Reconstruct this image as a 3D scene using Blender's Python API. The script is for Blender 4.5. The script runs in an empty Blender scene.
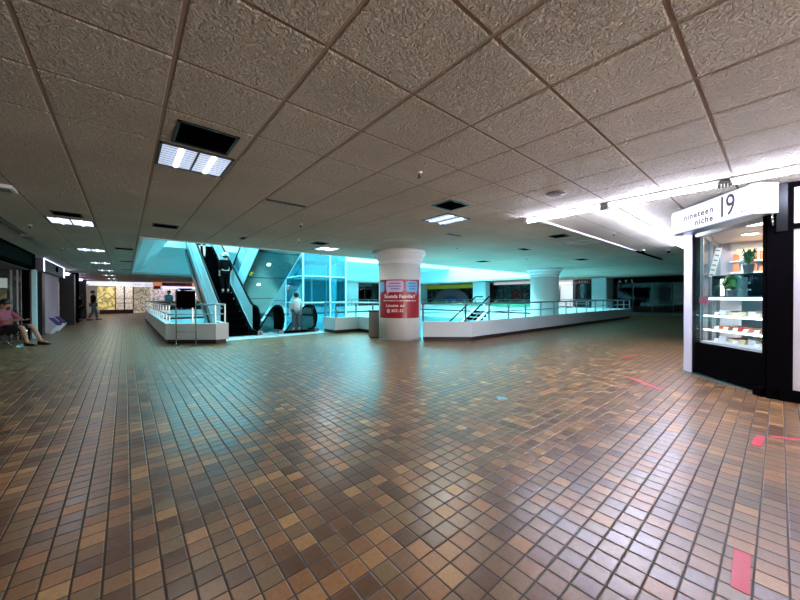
import bpy, bmesh, math, random
from mathutils import Vector, Matrix
random.seed(7)
PI=math.pi; H=2.503
C=bpy.context.scene.collection
# ---------------------------------------------------------------- materials
def lin(c):
    return tuple(((v/255)/12.92 if v/255<=0.04045 else ((v/255+0.055)/1.055)**2.4) for v in c)
def mat(name,rgb,rough=0.5,metal=0.0,emit=0.0,ecol=None,noise=0.06,nscale=30,bump=0.0,bscale=80,trans=0.0,alpha=None,spec=0.5,coat=0.0):
    m=bpy.data.materials.new(name); m.use_nodes=True; nt=m.node_tree; N=nt.nodes; L=nt.links
    b=N['Principled BSDF']; col=lin(rgb)
    b.inputs['Roughness'].default_value=rough; b.inputs['Metallic'].default_value=metal
    b.inputs['Specular IOR Level'].default_value=spec
    b.inputs['Coat Weight'].default_value=coat
    tc=N.new('ShaderNodeTexCoord'); nz=N.new('ShaderNodeTexNoise'); nz.inputs['Scale'].default_value=nscale; nz.inputs['Detail'].default_value=4
    L.new(tc.outputs['Object'],nz.inputs['Vector'])
    mx=N.new('ShaderNodeMix'); mx.data_type='RGBA'
    mx.inputs[6].default_value=(*[v*(1-noise) for v in col],1); mx.inputs[7].default_value=(*[min(1,v*(1+noise)) for v in col],1)
    L.new(nz.outputs['Fac'],mx.inputs[0]); L.new(mx.outputs[2],b.inputs['Base Color'])
    if bump>0:
        n2=N.new('ShaderNodeTexNoise'); n2.inputs['Scale'].default_value=bscale; n2.inputs['Detail'].default_value=6
        L.new(tc.outputs['Object'],n2.inputs['Vector'])
        bp=N.new('ShaderNodeBump'); bp.inputs['Strength'].default_value=bump; bp.inputs['Distance'].default_value=0.01
        L.new(n2.outputs['Fac'],bp.inputs['Height']); L.new(bp.outputs['Normal'],b.inputs['Normal'])
    if emit>0:
        b.inputs['Emission Color'].default_value=(*lin(ecol or rgb),1); b.inputs['Emission Strength'].default_value=emit
    if trans>0: b.inputs['Transmission Weight'].default_value=trans
    if alpha is not None: b.inputs['Alpha'].default_value=alpha
    return m
def glass_mat(name,tint,opacity=0.15,rough=0.03):
    m=bpy.data.materials.new(name); m.use_nodes=True; nt=m.node_tree; N=nt.nodes; L=nt.links
    for n in list(N): N.remove(n)
    out=N.new('ShaderNodeOutputMaterial'); tr=N.new('ShaderNodeBsdfTransparent'); gl=N.new('ShaderNodeBsdfGlossy'); mx=N.new('ShaderNodeMixShader')
    tr.inputs[0].default_value=(*lin(tint),1); gl.inputs['Roughness'].default_value=rough; gl.inputs[0].default_value=(.9,.95,.95,1)
    fr=N.new('ShaderNodeLayerWeight'); fr.inputs['Blend'].default_value=0.5
    pw=N.new('ShaderNodeMath'); pw.operation='POWER'; pw.inputs[1].default_value=4.0; L.new(fr.outputs['Facing'],pw.inputs[0])
    ad=N.new('ShaderNodeMath'); ad.operation='MULTIPLY_ADD'; ad.inputs[1].default_value=.6; ad.inputs[2].default_value=opacity*.5+.02; ad.use_clamp=True
    L.new(pw.outputs[0],ad.inputs[0]); L.new(ad.outputs[0],mx.inputs[0]); L.new(tr.outputs[0],mx.inputs[1]); L.new(gl.outputs[0],mx.inputs[2]); L.new(mx.outputs[0],out.inputs[0])
    return m
def floor_material():
    m=bpy.data.materials.new('quarry_tile'); m.use_nodes=True; nt=m.node_tree; N=nt.nodes; L=nt.links; b=N['Principled BSDF']
    P=0.09947
    geo=N.new('ShaderNodeNewGeometry'); sx=N.new('ShaderNodeSeparateXYZ'); L.new(geo.outputs['Position'],sx.inputs[0])
    def M(op,a,bb=None,c=None,clamp=False):
        n=N.new('ShaderNodeMath'); n.operation=op; n.use_clamp=clamp
        for i,v in enumerate((a,bb,c)):
            if v is None: continue
            if isinstance(v,(int,float)): n.inputs[i].default_value=v
            else: L.new(v,n.inputs[i])
        return n.outputs[0]
    ux=M('DIVIDE',M('SUBTRACT',sx.outputs[0],0.17*P),P); uy=M('DIVIDE',M('SUBTRACT',sx.outputs[1],0.68*P),P)
    fx=M('FRACT',ux); fy=M('FRACT',uy); ix=M('FLOOR',ux); iy=M('FLOOR',uy)
    dx=M('MINIMUM',fx,M('SUBTRACT',1,fx)); dy=M('MINIMUM',fy,M('SUBTRACT',1,fy)); d=M('MINIMUM',dx,dy)
    body=N.new('ShaderNodeMapRange'); body.inputs[1].default_value=0.022; body.inputs[2].default_value=0.045; L.new(d,body.inputs[0])
    edge=N.new('ShaderNodeMapRange'); edge.inputs[1].default_value=0.015; edge.inputs[2].default_value=0.075; edge.interpolation_type='SMOOTHSTEP'; L.new(d,edge.inputs[0])
    cv=N.new('ShaderNodeCombineXYZ'); L.new(ix,cv.inputs[0]); L.new(iy,cv.inputs[1])
    wn=N.new('ShaderNodeTexWhiteNoise'); wn.noise_dimensions='3D'; L.new(cv.outputs[0],wn.inputs['Vector'])
    # large patches so that mean tone drifts as batches of tiles do
    nz=N.new('ShaderNodeTexNoise'); nz.inputs['Scale'].default_value=0.9; L.new(cv.outputs[0],nz.inputs['Vector']); nz.inputs['Detail'].default_value=1
    val=M('ADD',M('MULTIPLY',wn.outputs['Value'],0.8),M('MULTIPLY',nz.outputs['Fac'],0.2))
    rp=N.new('ShaderNodeValToRGB'); cr=rp.color_ramp
    cols=[(0.0,(80,55,38)),(0.25,(102,71,47)),(0.45,(122,88,55)),(0.58,(118,94,60)),(0.70,(138,94,54)),(0.82,(152,106,61)),(0.92,(172,132,80)),(1.0,(206,168,108))]
    cr.elements[0].position=cols[0][0]; cr.elements[0].color=(*lin(cols[0][1]),1); cr.elements[1].position=1.0; cr.elements[1].color=(*lin(cols[-1][1]),1)
    for p,c in cols[1:-1]:
        e=cr.elements.new(p); e.color=(*lin(c),1)
    L.new(val,rp.inputs[0])
    sp=N.new('ShaderNodeTexNoise'); sp.inputs['Scale'].default_value=60; sp.inputs['Detail'].default_value=6; L.new(geo.outputs['Position'],sp.inputs['Vector'])
    mm=N.new('ShaderNodeMix'); mm.data_type='RGBA'; mm.blend_type='OVERLAY'; mm.inputs[0].default_value=0.55
    L.new(rp.outputs[0],mm.inputs[6]); L.new(sp.outputs['Color'],mm.inputs[7])
    bw=N.new('ShaderNodeRGBToBW'); L.new(sp.outputs['Color'],bw.inputs[0]); L.new(bw.outputs[0],mm.inputs[7])
    gm=N.new('ShaderNodeMix'); gm.data_type='RGBA'; gm.inputs[6].default_value=(*lin((40,31,27)),1)
    L.new(body.outputs[0],gm.inputs[0]); L.new(mm.outputs[2],gm.inputs[7]); L.new(gm.outputs[2],b.inputs['Base Color'])
    r=M('ADD',M('MULTIPLY',wn.outputs['Value'],0.10),0.29); r2=M('ADD',r,M('MULTIPLY',M('SUBTRACT',1,body.outputs[0]),0.45)); L.new(r2,b.inputs['Roughness'])
    h=M('ADD',M('MULTIPLY',edge.outputs[0],1.0),M('MULTIPLY',sp.outputs['Fac'],0.06))
    bp=N.new('ShaderNodeBump'); bp.inputs['Strength'].default_value=0.55; bp.inputs['Distance'].default_value=0.0035; L.new(h,bp.inputs['Height'])
    # each tile tilts by a hair
    n1=N.new('ShaderNodeVectorMath'); n1.operation='SUBTRACT'; L.new(wn.outputs['Color'],n1.inputs[0]); n1.inputs[1].default_value=(.5,.5,.5)
    n2=N.new('ShaderNodeVectorMath'); n2.operation='MULTIPLY'; L.new(n1.outputs[0],n2.inputs[0]); n2.inputs[1].default_value=(.022,.022,0)
    n3=N.new('ShaderNodeVectorMath'); n3.operation='ADD'; L.new(n2.outputs[0],n3.inputs[0]); L.new(bp.outputs[0],n3.inputs[1])
    n4=N.new('ShaderNodeVectorMath'); n4.operation='NORMALIZE'; L.new(n3.outputs[0],n4.inputs[0]); L.new(n4.outputs[0],b.inputs['Normal'])
    b.inputs['Specular IOR Level'].default_value=0.85
    return m
def ceiling_material():
    m=bpy.data.materials.new('ceiling_tile'); m.use_nodes=True; nt=m.node_tree; N=nt.nodes; L=nt.links; b=N['Principled BSDF']
    geo=N.new('ShaderNodeNewGeometry')
    n1=N.new('ShaderNodeTexNoise'); n1.inputs['Scale'].default_value=34; n1.inputs['Detail'].default_value=4; n1.inputs['Distortion'].default_value=1.2; n1.inputs['Roughness'].default_value=0.55
    L.new(geo.outputs['Position'],n1.inputs['Vector'])
    n2=N.new('ShaderNodeTexNoise'); n2.inputs['Scale'].default_value=0.9; L.new(geo.outputs['Position'],n2.inputs['Vector'])
    rp=N.new('ShaderNodeValToRGB'); rp.color_ramp.elements[0].position=0.3; rp.color_ramp.elements[1].position=0.75
    rp.color_ramp.elements[0].color=(*lin((208,199,184)),1); rp.color_ramp.elements[1].color=(*lin((226,217,201)),1)
    L.new(n2.outputs['Fac'],rp.inputs[0]); L.new(rp.outputs[0],b.inputs['Base Color'])
    r2=N.new('ShaderNodeMapRange'); r2.interpolation_type='SMOOTHSTEP'; r2.inputs[1].default_value=0.35; r2.inputs[2].default_value=0.65; L.new(n1.outputs['Fac'],r2.inputs[0])
    bp=N.new('ShaderNodeBump'); bp.inputs['Strength'].default_value=1.0; bp.inputs['Distance'].default_value=0.027; L.new(r2.outputs[0],bp.inputs['Height']); L.new(bp.outputs[0],b.inputs['Normal'])
    b.inputs['Roughness'].default_value=0.85; b.inputs['Specular IOR Level'].default_value=0.25
    return m
def poster_mat(name,stops,scale=5,emit=0.0,kind='voronoi'):
    m=bpy.data.materials.new(name); m.use_nodes=True; nt=m.node_tree; N=nt.nodes; L=nt.links; b=N['Principled BSDF']
    geo=N.new('ShaderNodeNewGeometry')
    t=N.new('ShaderNodeTexVoronoi' if kind=='voronoi' else 'ShaderNodeTexNoise'); t.inputs['Scale'].default_value=scale
    L.new(geo.outputs['Position'],t.inputs['Vector'])
    rp=N.new('ShaderNodeValToRGB'); cr=rp.color_ramp; cr.interpolation='CONSTANT' if kind=='voronoi' else 'LINEAR'
    bw=N.new('ShaderNodeRGBToBW'); L.new(t.outputs['Color'],bw.inputs[0]); L.new(bw.outputs[0],rp.inputs[0])
    n=len(stops); lo,hi=(0.15,0.85) if kind=='voronoi' else (0.38,0.62)
    cr.elements[0].position=0; cr.elements[0].color=(*lin(stops[0]),1); cr.elements[1].position=hi; cr.elements[1].color=(*lin(stops[-1]),1)
    for i in range(1,n-1):
        e=cr.elements.new(lo+(hi-lo)*i/(n-1)); e.color=(*lin(stops[i]),1)
    L.new(rp.outputs[0],b.inputs['Base Color']); b.inputs['Roughness'].default_value=.5
    if emit: L.new(rp.outputs[0],b.inputs['Emission Color']); b.inputs['Emission Strength'].default_value=emit
    return m
MT=dict(
 floor=floor_material(), ceil=ceiling_material(),
 groove=mat('ceiling_grid',(156,141,129),.7), white=mat('white_paint',(212,212,216),.45), offw=mat('off_white_paint',(204,206,205),.6,bump=.05),
 cyw=mat('pale_cyan_finish',(190,226,230),.5), blk=mat('black_laminate',(9,8,10),.5,spec=.0), stepb=mat('step_black',(5,5,6),.8,spec=0.0), dark=mat('dark_metal',(30,32,34),.35,.6), kick=mat('dark_tile_kick',(34,26,26),.5),  # cyw: one pale cyan base colour for atrium walls, slab edges and piers
 steel=mat('brushed_steel',(150,156,160),.3,1.0), chrome=mat('chrome',(200,205,208),.12,1.0), rubber=mat('black_rubber',(6,6,7),.6,spec=.03),
 panel=mat('parapet_panel',(186,196,197),.35), lav=mat('lavender_white_wall',(214,212,226),.4), grey=mat('grey_paint',(110,110,108),.5), dgrey=mat('dark_grey_paint',(58,60,62),.5),
 soff=mat('polished_green_steel',(112,116,108),.2,.9,noise=.35,nscale=1.5), tube=mat('fluorescent_tube',(255,255,255),.4,emit=115,ecol=(222,226,255)),
 troff=mat('louvre_lamp',(220,228,240),.4,emit=2.6,ecol=(205,216,238)), troffn=mat('louvre_lamp_near',(200,210,225),.4,emit=.85,ecol=(176,194,228)), ltube=mat('louvre_tube',(255,255,255),.4,emit=5,ecol=(226,236,255)), lamp=mat('lamp_lens',(255,255,255),.4,emit=9,ecol=(255,250,240)),
 spot=mat('spot_lens',(255,255,255),.4,emit=14,ecol=(235,255,255)),
 sign=mat('backlit_sign_face',(108,108,112),.5,emit=0.42,ecol=(248,246,255)), ink=mat('grey_sign_lettering',(46,42,44),.7,spec=.1), wtxt=mat('white_lettering',(238,226,226),.5),
 red=mat('poster_red',(142,20,34),.35), lilac=mat('bubble_lilac',(196,178,220),.4), sky=mat('bubble_blue',(96,170,214),.4), navy=mat('bubble_ink',(60,50,110),.5),
 tape=mat('red_floor_tape',(205,62,84),.45,noise=.15), btape=mat('blue_floor_tape',(120,170,190),.4),
 skin=mat('skin',(176,124,98),.5), pale=mat('pale_skin',(214,176,156),.5), hair=mat('black_hair',(14,12,12),.4), pink=mat('pink_shirt',(150,72,92),.8), shorts=mat('dark_shorts',(22,24,34),.8),
 shoe=mat('black_shoe',(16,16,18),.5), sole=mat('pale_sole',(190,190,190),.6), dcloth=mat('dark_clothes',(12,12,16),.9,spec=.1), wshirt=mat('white_patterned_shirt',(200,208,210),.8,noise=.4,nscale=14), jean=mat('grey_trousers',(84,96,104),.8),
 bshirt=mat('blue_shirt',(90,170,196),.8), hat=mat('white_sun_hat',(225,232,232),.7), teal=mat('teal_panel',(60,150,165),.35), leaf=mat('leaf_green',(54,120,44),.5,noise=.3), gleaf=mat('dull_leaf',(40,96,66),.5,noise=.3), pot=mat('slate_pot',(84,92,98),.5),
 glass=glass_mat('clear_glass',(246,250,250),.0), cglass=glass_mat('cyan_tinted_glass',(178,226,234),.12), dglass=glass_mat('dark_smoked_glass',(84,104,100),.08), shopg=glass_mat('shopfront_glass',(200,206,208),.02),
 cream=mat('cream_food',(226,214,170),.6,noise=.2), wrap=mat('white_card',(235,238,240),.5), brown=mat('brown_bake',(150,90,50),.6), orange=mat('orange_pack',(214,110,50),.5), rpack=mat('red_pack',(190,44,44),.5),
 led=mat('shelf_led',(255,255,255),.4,emit=5,ecol=(240,248,255)), warm=mat('warm_niche_glow',(255,210,140),.4,emit=4,ecol=(255,200,120)),
 neon=mat('lavender_lamp',(255,255,255),.4,emit=2.2,ecol=(205,205,255)), yellow=mat('yellow_tag',(216,190,40),.5), maroon=mat('maroon_plinth',(70,22,40),.5), pinkw=mat('pink_lit_wall',(196,150,160),.6),
 bfasc=mat('near_black_fascia',(14,17,18),.8,spec=0),
 green=mat('green_strip',(40,120,90),.5), plast=mat('pale_plastic',(206,206,200),.45), iv=mat('ivory_cap',(220,220,214),.5),
)
# ---------------------------------------------------------------- mesh builder
class MB:
    def __init__(s): s.bm=bmesh.new(); s.mi=0
    def f(s,vs):
        try: fc=s.bm.faces.new(vs); fc.material_index=s.mi; return fc
        except ValueError: return None
    def poly(s,pts): return s.f([s.bm.verts.new(p) for p in pts])
    def box(s,a,b):
        x0,y0,z0=a; x1,y1,z1=b
        return s.obox(((x0+x1)/2,(y0+y1)/2,(z0+z1)/2),((x1-x0)/2,0,0),(0,(y1-y0)/2,0),(0,0,(z1-z0)/2))
    def obox(s,c,u,v,w):
        c,u,v,w=map(Vector,(c,u,v,w)); vs=[s.bm.verts.new(c+i*u+j*v+k*w) for k in(-1,1) for j in(-1,1) for i in(-1,1)]
        for q in ((0,2,3,1),(4,5,7,6),(0,1,5,4),(2,6,7,3),(0,4,6,2),(1,3,7,5)): s.f([vs[i] for i in q])
        return s
    def ring(s,c,ax,r,n,ref=None):
        ax=Vector(ax).normalized(); ref=Vector(ref) if ref else (Vector((0,0,1)) if abs(ax.z)<.9 else Vector((1,0,0)))
        u=ax.cross(ref).normalized(); v=ax.cross(u)
        return [s.bm.verts.new(Vector(c)+u*r*math.cos(2*PI*i/n)+v*r*math.sin(2*PI*i/n)) for i in range(n)]
    def cyl(s,p0,p1,r,n=12,r1=None):
        p0=Vector(p0);p1=Vector(p1); a=s.ring(p0,p1-p0,r,n); b=s.ring(p1,p1-p0,r if r1 is None else r1,n)
        for i in range(n): s.f([a[i],a[(i+1)%n],b[(i+1)%n],b[i]])
        s.f(a[::-1]); s.f(b); return s
    def tube(s,pts,r,n=8,closed=False):
        pts=[Vector(p) for p in pts]; rs=[]; m=len(pts)
        for i,p in enumerate(pts):
            a=pts[i-1] if (i>0 or closed) else p; b=pts[(i+1)%m] if (i<m-1 or closed) else p
            rr=r[i] if isinstance(r,(list,tuple)) else r
            rs.append(s.ring(p,b-a,rr,n))
        for k in range(m if closed else m-1):
            a=rs[k];b=rs[(k+1)%m]
            for i in range(n): s.f([a[i],a[(i+1)%n],b[(i+1)%n],b[i]])
        if not closed: s.f(rs[0][::-1]); s.f(rs[-1])
        return s
    def lathe(s,prof,c=(0,0,0),n=32,cap=True):
        rs=[[s.bm.verts.new((c[0]+r*math.cos(2*PI*i/n),c[1]+r*math.sin(2*PI*i/n),c[2]+z)) for i in range(n)] for r,z in prof]
        for a,b in zip(rs,rs[1:]):
            for i in range(n): s.f([a[i],a[(i+1)%n],b[(i+1)%n],b[i]])
        if cap: s.f(rs[0][::-1]); s.f(rs[-1])
        return s
    def prism(s,poly,vec):
        vec=Vector(vec); a=[s.bm.verts.new(p) for p in poly]; b=[s.bm.verts.new(Vector(p)+vec) for p in poly]; n=len(a)
        s.f(a[::-1]); s.f(b)
        for i in range(n): s.f([a[i],a[(i+1)%n],b[(i+1)%n],b[i]])
        return s
    def sph(s,c,r,sc=(1,1,1),n=12,m=8):
        c=Vector(c); rs=[]
        for j in range(1,m):
            t=PI*j/m; rs.append([s.bm.verts.new(c+Vector((sc[0]*r*math.sin(t)*math.cos(2*PI*i/n),sc[1]*r*math.sin(t)*math.sin(2*PI*i/n),sc[2]*r*math.cos(t)))) for i in range(n)])
        top=s.bm.verts.new(c+Vector((0,0,sc[2]*r))); bot=s.bm.verts.new(c-Vector((0,0,sc[2]*r)))
        for a,b in zip(rs,rs[1:]):
            for i in range(n): s.f([a[i],b[i],b[(i+1)%n],a[(i+1)%n]])
        for i in range(n): s.f([top,rs[0][i],rs[0][(i+1)%n]]); s.f([bot,rs[-1][(i+1)%n],rs[-1][i]])
        return s
    def strip(s,path,t,z0,z1):
        """wall along an open 2-D path, thickened to its right-hand side by t (mitred)"""
        o=offset(path,t); 
        for i in range(len(path)-1):
            a,b=path[i],path[i+1];c,d=o[i+1],o[i]
            s.prism([(a[0],a[1],z0),(b[0],b[1],z0),(c[0],c[1],z0),(d[0],d[1],z0)],(0,0,z1-z0))
        return s
    def build(s,name,m,parent=None,smooth=False,bevel=0.0,seg=2,loc=None):
        bm=s.bm; bmesh.ops.remove_doubles(bm,verts=bm.verts,dist=1e-6) if smooth else None
        bmesh.ops.recalc_face_normals(bm,faces=bm.faces)
        if bevel>0:
            bmesh.ops.remove_doubles(bm,verts=bm.verts,dist=1e-6)
            bmesh.ops.bevel(bm,geom=[e for e in bm.edges if len(e.link_faces)==2 and e.calc_face_angle(0)>.5],offset=bevel,segments=seg,affect='EDGES',profile=.7,clamp_overlap=True)
        me=bpy.data.meshes.new(name); 
        base=Vector(loc) if loc is not None else (Vector(parent['_b']) if parent is not None and '_b' in parent else Vector((0,0,0)))
        bm.transform(Matrix.Translation(-base)); bm.to_mesh(me); bm.free()
        for mm in (m if isinstance(m,(list,tuple)) else [m]): me.materials.append(mm)
        if smooth:
            for p in me.polygons: p.use_smooth=True
        o=bpy.data.objects.new(name,me); C.objects.link(o)
        if parent is not None: o.parent=parent
        else: o.location=base
        if parent is not None and '_b' in parent: o['_b']=parent['_b']
        return o
def offset(path,t):
    n=len(path); out=[]
    for i,p in enumerate(path):
        ds=[]
        if i>0: d=Vector(p)-Vector(path[i-1]); ds.append(d.normalized())
        if i<n-1: d=Vector(path[i+1])-Vector(p); ds.append(d.normalized())
        ns=[Vector((d.y,-d.x)) for d in ds]
        if len(ns)==1: v=ns[0]*t
        else:
            v=(ns[0]+ns[1]); v=v/v.length; v=v*(t/max(.35,v.dot(ns[0])))
        out.append((p[0]+v.x,p[1]+v.y))
    return out
def tag(o,label,cat,group=None,kind=None):
    o['label']=label; o['category']=cat
    if group: o['group']=group
    if kind: o['kind']=kind
    return o
def thing(name,loc,label,cat,group=None):
    o=bpy.data.objects.new(name,None); C.objects.link(o); o.location=loc; o['_b']=tuple(loc); o.empty_display_size=.1
    return tag(o,label,cat,group)
def struct(o,label,cat='room'): return tag(o,label,cat,None,'structure')
def dup(root,delta,rotz=0):
    r=root.copy(); C.objects.link(r); r.location=Vector(root.location)+Vector(delta)
    if rotz: r.rotation_euler=(0,0,root.rotation_euler.z+rotz)
    for ch in list(root.children):
        c=ch.copy(); C.objects.link(c); c.parent=r
        for g in list(ch.children):
            d=g.copy(); C.objects.link(d); d.parent=c
    return r
def part_label(o,l): o['label']=l; return o
# text as mesh verts: returns list of polygons in the plane (x right, y up)
def text_mesh(s,size,extrude=0.0,spacing=1.0,offset_=0.0):
    cu=bpy.data.curves.new('t','FONT'); cu.body=s; cu.size=size; cu.space_character=spacing; cu.offset=offset_; cu.extrude=0; cu.resolution_u=3
    ob=bpy.data.objects.new('t',cu); C.objects.link(ob)
    dg=bpy.context.evaluated_depsgraph_get(); me=bpy.data.meshes.new_from_object(ob.evaluated_get(dg))
    vs=[v.co.copy() for v in me.vertices]; fs=[tuple(p.vertices) for p in me.polygons]
    bpy.data.objects.remove(ob); bpy.data.curves.remove(cu); bpy.data.meshes.remove(me)
    return vs,fs
def put_text(mb,s,size,mapf,spacing=1.0,offset_=0.0,stretch=1.0):
    vs,fs=text_mesh(s,size,spacing=spacing,offset_=offset_)
    bv=[mb.bm.verts.new(mapf(v.x*stretch,v.y)) for v in vs]
    for f in fs: mb.f([bv[i] for i in f])
    return max(v.x for v in vs)*stretch

# ================================================================= SETTING
# floor with the atrium void cut out
void=[(1.0,22.2),(1.0,10.5),(1.87,9.68),(1.95,9.68),(1.95,11.5),(5.5,11.5),(5.5,9.82),(6.45,9.82),(6.45,6.46),(7.34,5.66),(21.85,5.66),(21.85,22.2)]
FX0,FX1,FY0,FY1=-4.2,26.2,-7.0,36.2
def ring_fill(outer,inner,z):
    bm=bmesh.new(); es=[]
    for poly in (outer,inner):
        vs=[bm.verts.new((x,y,z)) for x,y in poly]
        for i in range(len(vs)): es.append(bm.edges.new((vs[i],vs[(i+1)%len(vs)])))
    bmesh.ops.triangle_fill(bm,edges=es,use_beauty=True); return bm
mb=MB(); mb.bm=ring_fill([(FX0,FY0),(FX1,FY0),(FX1,FY1),(FX0,FY1)],void,0.0)
for f in mb.bm.faces:
    if f.normal.z<0: f.normal_flip()
me=bpy.data.meshes.new('floor'); mb.bm.to_mesh(me); me.materials.append(MT['floor'])
o=bpy.data.objects.new('floor',me); C.objects.link(o); struct(o,'brown quarry tile floor of the shopping hall','floor')
# slab under the floor, edge of the void
mb=MB()
for i in range(len(void)):
    a=void[i];b=void[(i+1)%len(void)]
    mb.poly([(a[0],a[1],-.002),(b[0],b[1],-.002),(b[0],b[1],-.6),(a[0],a[1],-.6)])
struct(mb.build('trim_1',MT['cyw']),'pale slab edge around the atrium void','slab')
# lower storey seen down the void
mb=MB(); mb.box((0,4.5,-4.2),(24,24,-4.0)); struct(mb.build('floor_lower',MT['cyw']),'pale floor of the storey below the atrium','floor')
mb=MB()
for a,b in (((0,4.5),(24,4.5)),((24,4.5),(24,24)),((24,24),(0,24)),((0,24),(0,4.5))):
    mb.poly([(a[0],a[1],-4),(b[0],b[1],-4),(b[0],b[1],-.6),(a[0],a[1],-.6)])
struct(mb.build('wall_lower',MT['cyw']),'pale walls of the storey below the atrium','wall')
mb=MB(); mb.bm=ring_fill([(0,4.5),(24,4.5),(24,24),(0,24)],void,-.6); struct(mb.build('ceiling_lower',MT['cyw']),'underside of the hall floor around the void','ceiling')

# ceiling tiles -----------------------------------------------------------
OX,OY,S=-.387,2.735,.6
hole=(.3,8.88,21.0,21.6)
def cell(i,j): return (OX+i*S,OY+j*S)      # lower-left corner of cell i,j
lit_cells={}                                # cells taken by lamps
def cell_of(x,y): return (math.floor((x-OX)/S),math.floor((y-OY)/S))
TROFF=[(.5,3.6),(-.7,7.8),(-.7,12.0),(-.7,16.2),(-.7,20.4),(-.7,24.6),(4.1,3.6),(4.1,7.8),(8.6,3.3),(-.7,28.8),(-.7,33.0),(.5,-.6)]
for x,y in TROFF: lit_cells[cell_of(x,y)]=1
mb=MB(); g=.016; bev=.012; Z=H
ni0,ni1=math.floor((FX0-OX)/S),math.ceil((FX1-OX)/S); nj0,nj1=math.floor((FY0-OY)/S),math.ceil((FY1-OY)/S)
KIOSK=lambda x,y: x>6.4 and y<.3
def clip(v,a,b): return max(a,min(b,v))
for i in range(ni0,ni1):
    for j in range(nj0,nj1):
        if (i,j) in lit_cells: continue
        x0,y0=cell(i,j); x1,y1=x0+S,y0+S
        x0,x1=max(x0,FX0),min(x1,FX1); y0,y1=max(y0,FY0),min(y1,FY1)
        hx0,hy0,hx1,hy1=hole
        if x1>hx0 and x0<hx1 and y1>hy0 and y0<hy1:       # touches the void: keep only the strip outside it
            if x0<hx0 and x1>hx0 and hx0-x0>.05: x1=hx0
            elif x1>hx1 and x0<hx1 and x1-hx1>.05: x0=hx1
            elif y0<hy0 and y1>hy0 and hy0-y0>.05: y1=hy0
            elif y1>hy1 and y0<hy1 and y1-hy1>.05: y0=hy1
            else: continue
        if x1-x0<.08 or y1-y0<.08: continue
        a=[(x0+g,y0+g),(x1-g,y0+g),(x1-g,y1-g),(x0+g,y1-g)]; gg=g-.008
        b=[(x0+gg,y0+gg),(x1-gg,y0+gg),(x1-gg,y1-gg),(x0+gg,y1-gg)]
        A=[mb.bm.verts.new((x,y,Z)) for x,y in a]; B=[mb.bm.verts.new((x,y,Z+.008)) for x,y in b]
        mb.f(A)
        for k in range(4): mb.f([A[k],A[(k+1)%4],B[(k+1)%4],B[k]])
for f in mb.bm.faces: f.normal_update()
o=mb.build('ceiling',MT['ceil']); struct(o,'suspended ceiling of rough grey brown tiles','ceiling')
mb=MB()
for (a,b,c,d) in ((FX0,FY0,FX1,hole[1]),(FX0,hole[3],FX1,FY1),(FX0,hole[1],hole[0],hole[3]),(hole[2],hole[1],FX1,hole[3])):
    xs=a
    mb.box((a,b,Z+.007),(c,d,Z+.04))
# openings above lamps are closed by the lamps' own housings
struct(mb.build('trim_2',MT['groove']),'metal grid behind the ceiling tiles','ceiling grid')
# rim of the ceiling opening
mb=MB()
x0,y0,x1,y1=hole
R0=[(x0,y0,Z),(x1,y0,Z),(x1,y1,Z),(x0,y1,Z)]; R1=[(x0+.3,y0,Z+.17),(x1,y0,Z+.17),(x1,y1+.1,Z+.17),(x0+.3,y1+.1,Z+.17)]; R2=[(1.1,y0,3.12),(x1,y0,3.12),(x1,y1+.2,3.12),(1.1,y1+.2,3.12)]
for P,Q in ((R0,R1),(R1,R2)):
    for k in range(4): mb.poly([P[k],P[(k+1)%4],Q[(k+1)%4],Q[k]])
mb.box((x0-.06,y0-.06,Z-.02),(x1+.06,y0,Z+.02)); mb.box((x0-.06,y0-.06,Z-.02),(x0,y1+.06,Z+.02)); mb.box((x1,y0-.06,Z-.02),(x1+.06,y1+.06,Z+.02)); mb.box((x0-.06,y1,Z-.02),(x1+.06,y1+.06,Z+.02))
struct(mb.build('trim_3',MT['cyw']),'splayed fascia around the ceiling opening over the atrium','fascia')
# upper storey
UZ=7.4; uy1=y1+.2
mb=MB(); mb.poly([(1.1,y0,3.12),(1.1,uy1,3.12),(1.1,uy1,UZ),(1.1,y0,UZ)]); struct(mb.build('wall_upper_left',MT['cyw']),'left wall of the bright storey above','wall')
mb=MB(); mb.poly([(1.1,uy1,3.12),(x1,uy1,3.12),(x1,uy1,UZ),(1.1,uy1,UZ)])
for k in range(7): mb.box((1.1,uy1-.03,3.35+.33*k),(x1,uy1,3.37+.33*k))
struct(mb.build('wall_upper_far',MT['cyw']),'far wall of the bright storey above with thin rails','wall')
mb=MB(); mb.poly([(x1,y0,3.12),(x1,uy1,3.12),(x1,uy1,UZ),(x1,y0,UZ)]); struct(mb.build('wall_upper_right',MT['cyw']),'right wall of the bright storey above','wall')
mb=MB(); mb.poly([(1.1,y0,3.12),(x1,y0,3.12),(x1,y0,UZ),(1.1,y0,UZ)]); struct(mb.build('wall_upper_near',MT['cyw']),'near wall of the bright storey above','wall')
mb=MB(); mb.box((1.1,y0,UZ),(x1,uy1,UZ+.1)); struct(mb.build('ceiling_upper',MT['cyw']),'ceiling of the storey above the atrium','ceiling')

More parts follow.
